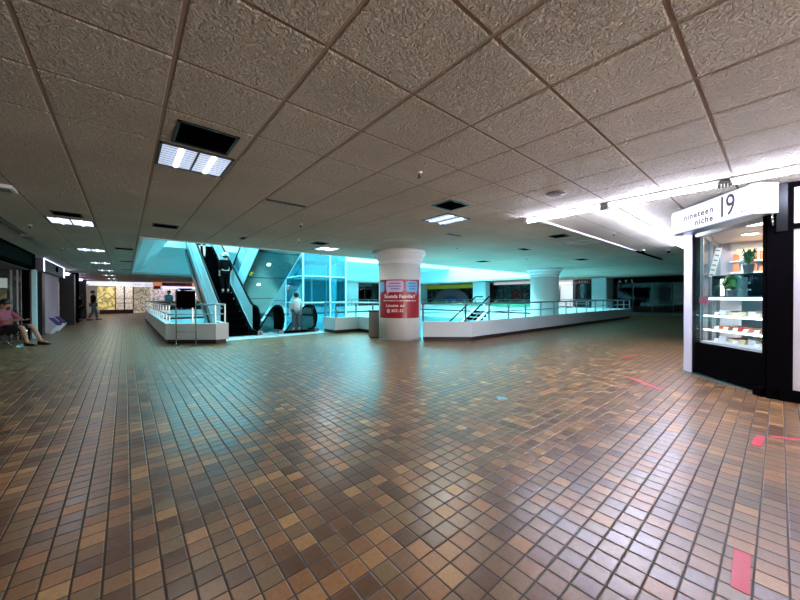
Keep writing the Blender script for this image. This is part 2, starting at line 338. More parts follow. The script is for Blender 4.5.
# outer walls -------------------------------------------------------------
mb=MB(); mb.box((-4.2,36.0,0),(8,36.2,H)); mb.box((7.0,24.2,0),(7.2,36,H)); struct(mb.build('wall_far',MT['offw']),'wall at the far end of the left corridor','wall')
mb=MB()   # north wall of the atrium surround with openings for shop fronts
segs=[(7.0,9.3),(10.2,13.8),(13.9,15.35),(18.0,19.2)]
mb.box((7.0,24.4,0),(24.2,24.6,H)); struct(mb.build('wall_north',MT['cyw']),'wall across the atrium behind the lift','wall')
mb=MB(); mb.box((26.0,-7,0),(26.2,24.6,H)); struct(mb.build('wall_east',MT['dgrey']),'dark wall at the right far end','wall')
mb=MB(); mb.box((8,-7.0,0),(26.2,-6.8,H)); mb.box((-4.2,-7.0,0),(-.8,-6.8,H)); mb.box((4.2,-7.0,0),(6,-6.8,H)); struct(mb.build('wall_back',MT['offw']),'wall behind the viewer with a wide entrance','wall')
mb=MB(); mb.box((-4.2,-7,0),(-4.0,36,H)); struct(mb.build('wall_left',MT['dgrey']),'dark wall behind the shops on the left','wall')

# parapets and guard rails -------------------------------------------------
PT=.14
paths={'L':[(.82,22.3),(.80,10.44),(1.80,9.54),(2.10,9.54),(2.10,10.9)],
 'M':[(5.36,10.55),(5.36,9.65),(6.30,9.65),(6.30,7.72)],
 'R':[(6.28,6.40),(7.26,5.50),(22.0,5.50),(22.0,22.3)],
 'F':[(22.0,22.35),(.82,22.35)]}
lab={'L':'low white parapet at the left of the escalators','M':'low white parapet between escalators and poster column','R':'long low white parapet running right of the poster column','F':'low white parapet on the far side of the atrium'}
rl={'L':'steel guard rail on the left parapet, around the sign stand','M':'short steel guard rail between lift and poster column','R':'long steel guard rail right of the poster column','F':'steel guard rail on the far side of the atrium'}
postsets={'L':[10.0+1.07*k for k in range(12)],'R':None}
def along(path,step,skip=.05):
    out=[];
    for a,b in zip(path,path[1:]):
        a=Vector(a);b=Vector(b);L=(b-a).length; n=max(1,round(L/step))
        for k in range(n): out.append(a+(b-a)*(k/n))
    out.append(Vector(path[-1])); return out
tn=4
for key,p in paths.items():
    # inner side is always the right-hand side for L? choose by sign
    sg={'L':1,'M':-1,'R':-1,'F':-1}[key]; sg=-1 if key in('M','R') else sg
    sgn={'L':-1,'M':-1,'R':-1,'F':-1}[key]
    t=PT*sgn
    mb=MB(); mb.strip(p,t,.11,.53); mb.mi=1; pi=offset(p,.05*sgn); mb.strip(pi,(PT-.06)*sgn,0,.11); mb.mi=0
    tn+=1; struct(mb.build('trim_%d'%tn,[MT['panel'],MT['kick']]),lab[key],'parapet')
    c=offset(p,PT*.5*sgn)
    base=(c[0][0],c[0][1],.53)
    rt=thing('guard_rail',base,rl[key],'railing')
    if key=='R':
        pts=[Vector(c[0]),Vector((7.13,5.60))]+[Vector((7.13+1.06*k,5.57)) for k in range(1,15)]+[Vector((21.93,5.57+1.07*k)) for k in range(1,16)]
    elif key=='L':
        pts=[Vector((.89,22.3-1.0*k)) for k in range(12)]+[Vector((.89,10.5)),Vector((1.35,10.03)),Vector((1.8,9.61)),Vector((2.03,9.62)),Vector((2.03,10.8))]
    elif key=='M': pts=[Vector((5.43,10.5)),Vector((5.43,9.72)),Vector((6.22,9.72)),Vector((6.22,8.7)),Vector((6.22,7.8))]
    else: pts=along(c,1.6)
    for q in pts:
        m2=MB(); m2.box((q[0]-.014,q[1]-.022,.53),(q[0]+.014,q[1]+.022,1.02)); m2.build('post',MT['steel'],rt)
    m2=MB(); m2.tube([(x,y,1.025) for x,y in c],.024,10); m2.build('top_rail',MT['steel'],rt,smooth=True)
    m2=MB(); m2.tube([(x,y,.77) for x,y in c],.013,8); m2.build('mid_rail',MT['steel'],rt,smooth=True)

# columns -----------------------------------------------------------------
def column(x,y,label,zb=0,r=.6):
    t=thing('round_column',(x,y,zb),label,'column')
    mb=MB(); mb.lathe([(r,0),(r,2.18-zb)],(x,y,zb),64); mb.build('shaft',MT['offw'],t,smooth=False)
    for p in t.children[0].data.polygons: p.use_smooth=abs(p.normal.z)<.5
    k=r/.6; z=-zb
    mb=MB(); mb.lathe([(.60*k,2.13+z),(.625*k,2.135+z),(.63*k,2.17+z),(.615*k,2.20+z),(.615*k,2.24+z),(.655*k,2.275+z),(.67*k,2.31+z),(.665*k,2.33+z),(.70*k,2.335+z),(.70*k,2.365+z),(.72*k,2.395+z),(.765*k,2.43+z),(.765*k,2.515+z)],(x,y,zb),96)
    o=mb.build('capital',MT['offw'],t)
    mb=MB(); mb.lathe([(r+.008,0),(r+.008,.05),(r,.06)],(x,y,zb),64); mb.build('base_ring',MT['grey'],t)
    return t
CX,CY=6.03,7.10
column(CX,CY,'thick white round column wrapped in a red poster')
column(14.82,7.08,'white round column behind the long parapet, in the atrium',zb=-4.0)
# red poster wrapped on the column
R=.606
a0=math.atan2(-CY,-CX)   # direction from the column to the camera
def colmap(u,z,rr): a=a0+u/R; return (CX+rr*math.cos(a),CY+rr*math.sin(a),z)
pt=thing('column_poster',(CX,CY,.63),'red printed poster wrapped round the near column','poster')
mb=MB(); n=40; ua,ub=-.70,.66
for k in range(n):
    u0=ua+(ub-ua)*k/n;u1=ua+(ub-ua)*(k+1)/n
    mb.poly([colmap(u0,.64,R),colmap(u1,.64,R),colmap(u1,1.69,R),colmap(u0,1.69,R)])
mb.build('sheet',MT['red'],pt,smooth=True)
def bubble(u0,u1,z0,z1,m,tail,label):
    mb=MB(); pts=[];rr=.05
    for cx,cz,s in ((u1-rr,z1-rr,0),(u0+rr,z1-rr,1),(u0+rr,z0+rr,2),(u1-rr,z0+rr,3)):
        for k in range(5): a=PI/2*(s+k/4); pts.append((cx+rr*math.cos(a),cz+rr*math.sin(a)))
    # fan in vertical slices so that it follows the curve
    n=14; 
    def zr(u):
        dz=0
        if u<u0+rr: dz=rr-math.sqrt(max(0,rr*rr-(u0+rr-u)**2))
        if u>u1-rr: dz=rr-math.sqrt(max(0,rr*rr-(u-u1+rr)**2))
        return dz
    for k in range(n):
        a=u0+(u1-u0)*k/n;b=u0+(u1-u0)*(k+1)/n
        mb.poly([colmap(a,z0+zr(a),R+.003),colmap(b,z0+zr(b),R+.003),colmap(b,z1-zr(b),R+.003),colmap(a,z1-zr(a),R+.003)])
    mb.poly([colmap(tail,z0+.005,R+.003),colmap(tail+.06,z0+.005,R+.003),colmap(tail+(-.02 if tail<.2 else .07),z0-.09,R+.003)])
    part_label(mb.build('speech_bubble',m,pt),label)
bubble(-.69,-.46,1.36,1.63,MT['sky'],-.62,'blue speech bubble at the left edge'); bubble(-.40,.10,1.35,1.66,MT['lilac'],-.36,'lilac speech bubble'); bubble(.17,.56,1.35,1.65,MT['sky'],.46,'light blue speech bubble on the right')
bubs=[o for o in pt.children if o.name.startswith('speech')]
for bi,rows in ((1,((-.30,.02,1.575),(-.33,.03,1.50),(-.26,0.0,1.425))),(2,((.24,.48,1.575),(.24,.50,1.50),(.26,.47,1.425)))):
    for u0,u1,zz in rows:
        n=6; mb=MB()
        for k in range(n):
            a=u0+(u1-u0)*k/n;b=u0+(u1-u0)*(k+1)/n
            mb.poly([colmap(a,zz,R+.005),colmap(b,zz,R+.005),colmap(b,zz+.02,R+.005),colmap(a,zz+.02,R+.005)])
        part_label(mb.build('text_line',MT['navy'],bubs[bi]),'dark unreadable line of text')
sheet=pt.children[0]
def T(s_,size,u,z,sp=1.0,off=0.0,wd=None):
    vs_,_=text_mesh(s_,size,spacing=sp,offset_=off); k=1.0 if wd is None else wd/max(v.x for v in vs_)
    mb=MB(); put_text(mb,s_,size,lambda x,y:colmap(u+x,z+y,R+.004),sp,off,k); part_label(mb.build('lettering',MT['wtxt'],sheet),'white line of poster lettering')
T('Sounds Familiar?',.135,-.46,1.19,1.0,.003,.92)
T('Find directions to your favourite stores',.055,-.50,1.10,1.0,.001,1.0)
T('Locate us',.11,-.40,.95,1.12,.002,.52); T('@ #02-32',.11,-.38,.81,1.12,.002,.48)

# litter bin beside the column
bn=thing('litter_bin',(5.76,7.95,0),'dark grey box bin on the floor left of the poster column','bin')
dx=Vector((.762,-.648,0)); dy=Vector((.648,.762,0)); bc=Vector((5.76,7.95,0))
mb=MB(); mb.obox(bc+Vector((0,0,.40)),dx*.17,dy*.17,(0,0,.38)); mb.build('body',MT['grey'],bn,bevel=.012)
mb=MB(); mb.obox(bc+Vector((0,0,.80)),dx*.18,dy*.18,(0,0,.025)); mb.build('lid',MT['dgrey'],bn,bevel=.01)
mb=MB(); mb.obox(bc+Vector((0,0,.01)),dx*.15,dy*.15,(0,0,.01)); mb.build('plinth',MT['blk'],bn)

# sign stand in front of the left parapet ---------------------------------
st=thing('sign_stand',(1.18,9.75,0),'black notice board on a chrome stand before the left parapet','sign stand')
a=Vector((.98,9.93,0)); b=Vector((1.36,9.60,0)); d=(b-a).normalized(); nn=Vector((-d.y,d.x,0))
mb=MB(); up=Vector((0,0,1))
mb.tube([a+up*.012,a+up*1.36]+[a+up*1.44+d*.0+ (d*.08)*(1-math.cos(t*PI/8))+up*(.08*math.sin(t*PI/8)-.08) for t in range(0,5)][1:]+[b-d*.08+up*1.44+d*.08*math.sin(t*PI/8)+up*.08*(math.cos(t*PI/8)-1) for t in range(0,5)]+[b+up*1.3,b+up*.012],.014,8); mb.build('frame',MT['chrome'],st,smooth=True)
for q in (.34,): 
    m2=MB(); m2.tube([a+up*q,b+up*q],.009,6); m2.build('cross_bar',MT['chrome'],st)
m2=MB(); c0=(a+b)/2+up*1.17; m2.obox(c0,d*((b-a).length/2-.02),nn*.015,up*.215); m2.build('board',MT['blk'],st,bevel=.006)
m2=MB(); m2.obox((a+b)/2+up*1.415,d*.15,nn*.012,up*.018); m2.build('top_plate',MT['chrome'],st)
for q in (a,b):
    m2=MB(); m2.obox(q+up*.008,d*.02,nn*.16,up*.008); m2.build('foot',MT['steel'],st)

# ================================================================= ESCALATORS
SL=math.tan(math.radians(30))
def esc_path(Y0,sgn,y_end,zoff,yflat):
    """handrail/skirt centre line in (Y,z): sgn=+1 goes up towards +Y"""
    pts=[(yflat,zoff)]; 
    for k in range(7):
        y=Y0-.35+.7*k/6; t=(y-(Y0-.35))/.7
        pts.append((y,zoff+sgn*SL*.35*t*t))
    pts.append((y_end,zoff+sgn*SL*(y_end-Y0)))
    return pts
def escalator(label,xl,xr,Y0,sgn,y_end,newel,panelm,railm,deckm,trussd=.9,lipm=None,newelm=None,newelr=None):
    """xl,xr inner faces of the balustrades"""
    t=thing('escalator',((xl+xr)/2,Y0,0),label,'escalator')
    mb=MB(); y=Y0; k=0
    n=int((y_end-Y0)/.4)
    for k in range(n):
        ya=Y0+.4*k; z=sgn*SL*(ya-Y0)+(.0 if sgn>0 else -.02)
        zz=z if sgn>0 else z
        mb.box((xl,ya,z-.25),(xr,ya+.41,z))
        for r in range(0): pass
    mb.box((xl,newel+.1,-.06),(xr,Y0+.02,.012)); mb.build('steps',MT['stepb'],t)
    mb=MB(); mb.box((xl,newel-.05,-.02),(xr,newel+.12,.016)); mb.build('comb_plate',MT['steel'],t)
    for x,s,nm in ((xl,-1,'l'),(xr,1,'r')):
        hp=esc_path(Y0,sgn,y_end,.93,newel+.44)
        lo=esc_path(Y0,sgn,y_end,.10,newel+.44)
        arc=[(newel+.44-.42*math.sin(PI*q/10),.51+.42*math.cos(PI*q/10)) for q in range(0,11)]
        ysp=Y0-.10; hpu=[q for q in hp if q[0]>=ysp]; lou=[q for q in lo if q[0]>=ysp]; hpl=[q for q in hp if q[0]<=ysp]; lol=[q for q in lo if q[0]<=ysp]
        poly=[(yy,zz-.03) for yy,zz in reversed(hpu)]+lou
        m2=MB(); m2.prism([(x+s*.02,yy,zz) for yy,zz in poly],(s*.02,0,0)); m2.build('balustrade_panel',panelm,t)
        hpl=hpl+[hpu[0]]; lol=lol+[lou[0]]
        poly=[(yy,zz-.03) for yy,zz in reversed(hpl)]+[(yy+.02,zz) for yy,zz in arc[1:-1]]+lol
        m2=MB(); m2.prism([(x+s*.02,yy,zz) for yy,zz in poly],(s*.02,0,0)); part_label(m2.build('newel_panel',newelm if s<0 else (newelr or newelm),t),'dark rounded balustrade end')
        # handrail loop
        m2=MB(); pts=[(x+s*.03,yy,zz) for yy,zz in reversed(hp)]+[(x+s*.03,yy,zz) for yy,zz in arc[1:]]+[(x+s*.03,newel+.7,.085)]
        m2.tube(pts,.036,10); m2.build('handrail',MT['rubber'],t,smooth=True)
        # skirt and deck
        m2=MB(); sk=esc_path(Y0,sgn,y_end,.13,newel+.1); m2.prism([(x+s*.001,yy,zz) for yy,zz in sk]+[(x+s*.001,yy,zz-.32) for yy,zz in reversed(sk)],(s*.15,0,0)); m2.build('deck',deckm,t)
        if lipm:
            m2=MB(); m2.prism([(x+s*.05,yy,zz+.0) for yy,zz in [(q[0],q[1]-.04) for q in hp]]+[(x+s*.05,yy,zz) for yy,zz in [(q[0],q[1]-.075) for q in reversed(hp)]],(s*.03,0,0)); m2.build('rail_trim',lipm,t)
        m2=MB(); m2.box((x-.03+s*.07,newel+.10,0.0),(x+.03+s*.07,newel+.5,.12)); m2.build('newel_base',MT['white'],t)
    m2=MB(); tp=esc_path(Y0,sgn,y_end,-.45,Y0-.3); m2.prism([(xl-.15,yy,zz) for yy,zz in tp]+[(xl-.15,yy,zz-trussd) for yy,zz in reversed(tp)],(xr-xl+.30,0,0)); m2.build('truss_cladding',deckm,t)
    return t
MT['frost']=mat('white_balustrade',(206,228,232),.3)
escalator('up escalator with white sides carrying two riders, left of the lift',2.34,3.24,11.5,1,18.4,10.75,MT['frost'],MT['steel'],MT['steel'],.30,MT['white'],MT['blk'])
escalator('down escalator under the sloping steel soffit, beside the lift',4.0,5.1,11.5,-1,18.4,10.55,MT['dglass'],MT['rubber'],MT['steel'],.9,None,MT['blk'],MT['dglass'])
# escalator overhead whose underside shows
ct=thing('escalator',(4.55,13,2),'overhead escalator whose polished green steel underside slopes away','escalator')
def cz(y): return 10.12-SL*y
mb=MB(); mb.prism([(3.75,10.4,cz(10.4)),(3.75,17.35,cz(17.35)),(3.75,17.35,cz(17.35)+.12),(3.75,10.4,cz(10.4)+.12)],(1.61,0,0)); mb.build('soffit',MT['soff'],ct)
for x in (3.72,5.36):
    mb=MB(); mb.prism([(x,10.4,cz(10.4)),(x,17.35,cz(17.35)),(x,17.35,cz(17.35)+.9),(x,10.4,cz(10.4)+.9)],(.03,0,0)); mb.build('truss_side',MT['cyw'],ct)
    mb=MB(); mb.prism([(x,10.4,cz(10.4)+.9),(x,17.35,cz(17.35)+.9),(x,17.35,cz(17.35)+1.75),(x,10.4,cz(10.4)+1.75)],(.03,0,0)); mb.build('balustrade_panel',MT['cglass'],ct)
    mb=MB(); mb.tube([(x+.015,10.4,cz(10.4)+1.8),(x+.015,17.35,cz(17.35)+1.8)],.04,8); mb.build('handrail',MT['rubber'],ct)
for k in range(17):
    y=10.45+.4*k
    if k%1==0 and k<1: pass
mb=MB()
for k in range(17): y=10.45+.4*k; mb.box((3.9,y,cz(y)+.55),(5.2,y+.4,cz(y)+.8))
mb.build('steps',MT['rubber'],ct)
for yy in (12.05,13.15,14.45):
    x=4.35
    mb=MB(); mb.cyl((x,yy,cz(yy)+.0),(x,yy-.012,cz(yy)-.02),.06,16); mb.build('spot_lamp',MT['spot'],ct)
mb=MB(); mb.obox((3.86,13.75,cz(13.75)-.012),(.05,0,0),(0,.12*.866,-.12*.5),(0,.004,.007)); part_label(mb.build('warning_label',MT['yellow'],ct),'yellow warning label')
for k in range(5):
    y=11+1.5*k; mb=MB(); mb.obox((4.555,y,cz(y)-.004),(.8,0,0),(0,.012,-.007),(0,.002,.003)); mb.build('soffit_joint',MT['dark'],ct)
# landing upstairs and the foot landing
mb=MB(); mb.box((1.1,18.2,3.55),(x1,uy1,3.85)); mb.box((3.0,8.88,3.95),(6.2,10.6,4.25)); struct(mb.build('floor_upper',MT['cyw']),'edge of the floor above the escalators','floor')
mb=MB(); mb.box((3.6,17.2,-.25),(5.6,22.3,-.02)); struct(mb.build('floor_landing',MT['grey']),'landing at the foot of the overhead escalator','floor')

for x0_,x1__,l in ((2.0,3.62,'steel floor plate at the foot of the up escalator'),(3.66,5.34,'steel floor plate at the head of the down escalator')):
    mb=MB(); mb.box((x0_,10.05,0),(x1__,11.42,.006)); mb.mi=1
    for k in range(6): mb.box((x0_+.03,10.1+.22*k,.006),(x1__-.03,10.11+.22*k,.007))
    tag(mb.build('landing_plate',[mat('pale_glare_plate',(205,218,224),.38,.35),MT['dark']],loc=((x0_+x1__)/2,10.7,0)),l,'floor plate')  # plate colour lightened to stand in for glare on the landing
# glass lift shaft ---------------------------------------------------------
lt=thing('glass_lift_shaft',(7.1,14.8,-4.0),'tall cyan glass lift shaft with white frame right of the escalators','lift')
lx0,lx1,ly0,ly1=6.1,8.3,13.9,15.9
for x in (lx0,lx1,(lx0+lx1)/2+.25):
    for y in (ly0,ly1):
        mb=MB(); mb.box((x-.03,y-.03,-4),(x+.03,y+.03,7.3)); mb.build('mullion',MT['cyw'],lt)
for z in (.98,2.2,4.2):
    mb=MB()
    for y in (ly0,ly1): mb.box((lx0,y-.025,z-.025),(lx1,y+.025,z+.025))
    for x in (lx0,lx1): mb.box((x-.025,ly0,z-.025),(x+.025,ly1,z+.025))
    mb.build('transom',MT['cyw'],lt)
for (a,b) in (((lx0,ly0),(lx1,ly0)),((lx0,ly1),(lx1,ly1)),((lx0,ly0),(lx0,ly1)),((lx1,ly0),(lx1,ly1))):
    mb=MB(); A=Vector((*a,0));B=Vector((*b,0)); d=(B-A)/2; n2=Vector((-d.y,d.x,0)).normalized()*.006
    mb.obox((A+B)/2+Vector((0,0,1.65)),d*.97,n2,(0,0,5.6)); mb.build('glass_pane',MT['cglass'],lt)
mb=MB(); mb.box((lx0+.25,ly0+.25,2.9),(lx1-.25,ly1-.25,5.2)); mb.build('lift_car',MT['teal'],lt,bevel=.03)
mb=MB(); mb.box((lx1+.15,ly1-.3,-4),(lx1+.45,ly1,7.2)); mb.build('guide_column',MT['cyw'],lt)

# ================================================================= ACROSS THE ATRIUM
def pier(x0,y0,x1_,y1_,label):
    mb=MB(); mb.box((x0,y0,0),(x1_,y1_,H-.003)); return tag(mb.build('square_pier',MT['cyw'],bevel=.01,loc=((x0+x1_)/2,(y0+y1_)/2,0)),label,'pier')
pier(13.9,23.6,15.35,24.3,'pale square pier across the atrium just left of the poster column')
pier(22.9,15.9,23.5,17.2,'pale cyan pier across the atrium between two shop fronts')
pier(24.6,7.55,25.99,8.45,'broad pale cyan pier between two dark shuttered shops')
pier(22.9,23.9,24.1,24.4,'pale corner pier seen right beside the poster column')
pier(9.35,24.0,10.1,24.4,'slim pale pier behind the glass lift shaft')
def shopfront(axis,fixed,a,b,z0,z1,m,label,mull=3,signm=None,zs=None,backm=None,text=None,tcol=None):
    """axis 'y': front at X=fixed spanning Y a..b facing -X ; axis 'x': front at Y=fixed spanning X a..b facing -Y"""
    def P(s,n,z): return (fixed-n,s,z) if axis=='y' else (s,fixed-n,z)
    def B(mb,s0,s1,n0,n1,za,zb):
        p=P(s0,n0,za);q=P(s1,n1,zb); mb.box(tuple(min(u,v) for u,v in zip(p,q)),tuple(max(u,v) for u,v in zip(p,q)))
    t=thing('storefront',P((a+b)/2,0,0),label,'shop')
    mb=MB(); B(mb,a,b,0.01,.06,0,z1); mb.build('back_panel',backm or m,t)
    mb=MB(); B(mb,a+.05,b-.05,.12,.13,z0,z1-.05); mb.build('pane',MT['shopg'],t)
    mb=MB(); B(mb,a,b,.08,.16,0,z0) ; mb.build('plinth',MT['dgrey'],t)
    for k in range(mull+1):
        s=a+(b-a)*k/mull; mb=MB(); B(mb,s-.03,s+.03,.08,.16,z0,z1); mb.build('mullion',MT['dark'],t)
    if signm:
        mb=MB(); B(mb,a,b,.1,.28,zs[0],zs[1]); sb_=mb.build('sign_board',signm,t,bevel=.01)
        if text:
            mb=MB(); h=(zs[1]-zs[0])*.75
            if axis=='y': put_text(mb,text,h,lambda x,y:(fixed-.285,b-.25-x,zs[0]+.05+y),1.35)
            else: put_text(mb,text,h,lambda x,y:(a+.25+x,fixed-.285,zs[0]+.05+y),1.35)
            mb.build('sign_lettering',tcol,sb_)
    return t
goods3=mat('glowing_shop_wall',(225,228,230),.6,emit=2.2,noise=.3,nscale=3)  # wall glows by itself in place of the shop's lighting
shutterm=mat('dark_shutter',(24,28,26),.5); yel=mat('yellow_green_sign',(150,160,40),.5,emit=.15); dred=mat('dark_red_sign',(60,14,18),.5)
goods=poster_mat('shop_goods',[(28,30,40),(60,54,60),(120,90,100),(70,90,110),(170,160,150),(40,60,60)],6)
goods2=poster_mat('bright_goods',[(60,50,50),(150,120,90),(220,210,190),(90,110,90),(235,235,235),(170,80,60)],4,emit=.9)
shopfront('x',24.3,15.5,18.2,.9,2.48,MT['blk'],'black unlit shop front across the atrium left of the poster column',3,backm=MT['blk'])
shopfront('y',24.2,17.3,24.0,.6,2.45,goods,'dark shop front with an arch across the atrium right of the poster column',6,yel,(2.05,2.42),backm=goods)
shopfront('y',24.2,12.6,15.8,.6,2.45,goods,'open shop front across the atrium beside the far round column',4,MT['sign'],(2.25,2.45),backm=goods)
shopfront('y',25.9,10.1,12.4,.5,2.5,MT['white'],'bright white lit shop front seen right of the far round column',1,MT['sign'],(2.2,2.5),backm=goods3)
shopfront('y',25.9,8.5,9.95,.4,2.5,shutterm,'narrow dark shuttered shop with a red sign left of the broad pier',2,dred,(2.18,2.5),backm=shutterm,text='THAI',tcol=MT['plast'])
shopfront('y',25.9,2.2,7.4,.2,2.5,MT['blk'],'wide black unlit shop right of the broad pale pier',5,MT['blk'],(2.12,2.5),backm=MT['blk'],text='A V S',tcol=MT['plast'])
# arch window of the dark shop
ar=thing('arch_sign',(24.0,20.6,0.6),'large pale arch shape with dark centre in the shop window across','display')
mb=MB(); pts=[(23.9,20.6+2.3*math.cos(a),.62+1.45*math.sin(a)) for a in [PI*k/20 for k in range(21)]]+[(23.9,20.6+1.3*math.cos(a),.62+.75*math.sin(a)) for a in [PI*(20-k)/20 for k in range(21)]]
vs=[mb.bm.verts.new(p) for p in pts]
for k in range(20): mb.f([vs[k],vs[k+1],vs[40-k],vs[41-k]])
vs2=[mb.bm.verts.new((p[0]+.05,p[1],p[2])) for p in pts]
for k in range(20): mb.f([vs2[k],vs2[k+1],vs2[40-k],vs2[41-k]])
for k in range(42): mb.f([vs[k],vs[(k+1)%42],vs2[(k+1)%42],vs2[k]])
mb.build('arch_band',mat('arch_mauve',(96,80,90),.7),ar)
mb=MB(); mb.prism([(23.95,20.6+1.3*math.cos(PI*k/16),.62+.75*math.sin(PI*k/16)) for k in range(17)],(.04,0,0)); part_label(mb.build('arch_center',MT['navy'],ar),'dark blue arch centre')
# person-like poster in the white shop
mb=MB(); mb.box((25.6,11.0,.9),(25.66,11.7,2.1)); tag(mb.build('shop_poster',poster_mat('poster_print',[(30,30,40),(220,225,230),(90,60,60),(240,240,240)],1.5,.2),loc=(25.6,11.35,.9)),'white poster with dark print standing in the bright shop','poster')
# planter rows on the far parapet
def planter(p,q,label):
    t=thing('planter_box',(p[0],p[1],.53),label,'planter'); a=Vector(p);b=Vector(q); d=(b-a); u=d/2; nrm=Vector((-d.y,d.x,0)).normalized()
    mb=MB(); mb.obox((a+b)/2+Vector((0,0,.62)),u,nrm*.12,(0,0,.09)); mb.build('trough',MT['green'],t)
    mb=MB(); L=d.length
    for k in range(int(L*26)):
        s=random.random(); c=a+d*s+nrm*random.uniform(-.1,.1)+Vector((0,0,.7)); h=random.uniform(.1,.3); w=random.uniform(.02,.05); ang=random.uniform(0,PI); e=Vector((math.cos(ang),math.sin(ang),0))
        tip=c+Vector((random.uniform(-.1,.1),random.uniform(-.1,.1),h)); mb.poly([c-e*w*.3,c+(tip-c)*.5+e*w,tip,c+(tip-c)*.5-e*w])
    f=mb.build('foliage',MT['gleaf'],t)
planter((21.8,21.0,0),(21.8,15.5,0),'green planter trough on the far parapet below the arch window')
planter((21.8,14.6,0),(21.8,11.2,0),'green planter trough on the far parapet left of the far column')
# stair/escalator in the void, right half
vt=thing('escalator',(12.5,15,-4.0),'lower escalator rising inside the atrium right of the poster column','escalator')
def vline(x,y0,z0,y1_,z1): return [(x,y0,z0),(x,y1_,z1)]
e0=Vector((15.5,14.0,-2.6)); e1=Vector((20.6,14.0,.35))
for yy in (14.0,15.2):
    for dz,r,m in ((.9,.05,'rubber'),(.0,.10,'white'),(.45,.02,'steel')):
        mb=MB(); mb.tube([(e0.x,yy,e0.z+dz),(e1.x,yy,e1.z+dz),(e1.x+.9,yy,e1.z+dz)],r,8); mb.build({'rubber':'handrail','white':'deck','steel':'rail_trim'}[m],MT[m],vt)
mb=MB(); 
for k in range(13): mb.box((e0.x+.4*k,14.05,e0.z+.231*k-.2),(e0.x+.4*k+.4,15.15,e0.z+.231*k))
mb.build('steps',MT['rubber'],vt)

# ================================================================= LEFT CORRIDOR
# near shop on the left: recessed glass front under a dark fascia sign
mb=MB(); mb.box((-2.16,3.0,2.07),(-2.02,14.3,H)); tag(mb.build('fascia_board',MT['bfasc'],bevel=.01,loc=(-2.1,9,2.05)),'long dark fascia board above the left shop front','sign')
mb=MB(); mb.box((-2.02,10.6,2.12),(-1.99,13.6,2.42)); tag(mb.build('fascia_sign',mat('dull_teal_sign',(28,36,36),.8,spec=0),loc=(-2.0,12,2.12)),'dull grey green name panel on the left dark fascia','sign')
mb=MB(); mb.box((-4.0,3.0,2.03),(-2.16,14.4,2.07)); struct(mb.build('ceiling_shop',MT['dgrey']),'low ceiling inside the left shop recess','ceiling')
gf=thing('storefront',(-3.15,9,0),'dark glazed shop front behind the seated person on the left','shop')
for k,y in enumerate((4,6,8,9.5,10.9,11.9,12.6,13.5,14.3)):
    mb=MB(); mb.box((-3.2,y-.04,0),(-3.1,y+.04,2.05)); mb.build('mullion',MT['steel'],gf)
mb=MB(); mb.box((-3.16,3,.1),(-3.14,14.3,2.05)); mb.build('pane',MT['shopg'],gf)
mb=MB(); mb.box((-3.2,3,0),(-3.1,14.3,.1)); mb.build('sill',MT['dark'],gf)
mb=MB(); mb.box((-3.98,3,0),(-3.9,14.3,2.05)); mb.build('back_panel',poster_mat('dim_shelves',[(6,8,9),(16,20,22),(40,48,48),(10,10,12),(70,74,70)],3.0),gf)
mb=MB(); mb.box((-2.76,14.2,1.50),(-2.55,14.24,1.78)); tag(mb.build('window_notice',mat('notice_white_glow',(190,196,196),.5,emit=.25),loc=(-2.65,14.2,1.5)),'white notice hanging inside the left shop window','sign')  # paper given a faint glow so it shows in the recess
for (y0_,y1_,z0_,z1_) in ((11.55,12.3,1.0,1.42),):
    mb=MB(); mb.box((-2.75,14.2,1.02),(-2.56,14.24,1.46)); tag(mb.build('display_poster',poster_mat('olive_poster',[(110,100,60),(150,140,90),(80,84,60)],4),loc=(-2.65,14.2,1.0)),'olive patterned poster below the white notice in the left shop','poster')
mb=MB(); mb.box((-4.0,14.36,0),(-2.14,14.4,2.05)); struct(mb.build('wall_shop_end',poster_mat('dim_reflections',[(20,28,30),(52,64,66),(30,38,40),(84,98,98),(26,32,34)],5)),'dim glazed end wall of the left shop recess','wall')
ge=thing('storefront',(-3,14.3,0),'steel framed glass doors behind the seated person in pink','shop')
for x,w_ in ((-3.4,.03),(-2.92,.02),(-2.49,.02),(-2.37,.015),(-2.29,.012)):
    mb=MB(); mb.box((x-w_,14.26,0),(x+w_,14.32,2.05)); mb.build('mullion',MT['steel'],ge)
mb=MB(); mb.box((-3.9,14.28,.1),(-2.16,14.29,2.0)); mb.build('pane',MT['glass'],ge)
mb=MB(); mb.box((-2.28,14.22,0),(-2.14,14.33,2.05)); mb.build('dark_jamb',MT['blk'],ge)
# white door post
mb=MB(); mb.box((-2.12,14.4,0),(-2.02,14.55,2.06)); tag(mb.build('door_post',MT['cyw'],bevel=.01,loc=(-2.1,14.55,0)),'tall white post at the end of the left shop front','post')
# grey box sign with white edge
bs=thing('box_sign',(-2.0,17,2.05),'grey box sign with lit white edges over the pink panel','sign')
mb=MB(); mb.box((-3.2,15.1,2.07),(-1.95,19.4,2.46)); mb.build('box',MT['dgrey'],bs,bevel=.01)
for (a,b) in (((-1.95,15.0,2.455),(-1.93,19.4,2.475)),((-1.95,15.0,2.05),(-1.93,15.08,2.475)),((-1.95,19.3,2.05),(-1.92,19.4,2.475))):
    mb=MB(); mb.box(a,b); mb.build('edge_lamp',MT['neon'],bs)
mb=MB(); mb.cyl((-1.94,17.4,2.27),(-1.90,17.4,2.27),.1,16); mb.build('disc',MT['blk'],bs)
mb=MB(); mb.box((-2.6,16.0,.0),(-2.1,19.3,2.07)); tag(mb.build('wall_display',MT['pinkw'],loc=(-2.1,17.6,0)),'wall panel tinted with a pink glow below the grey box sign','panel')  # pink glow of the display is put into the panel colour
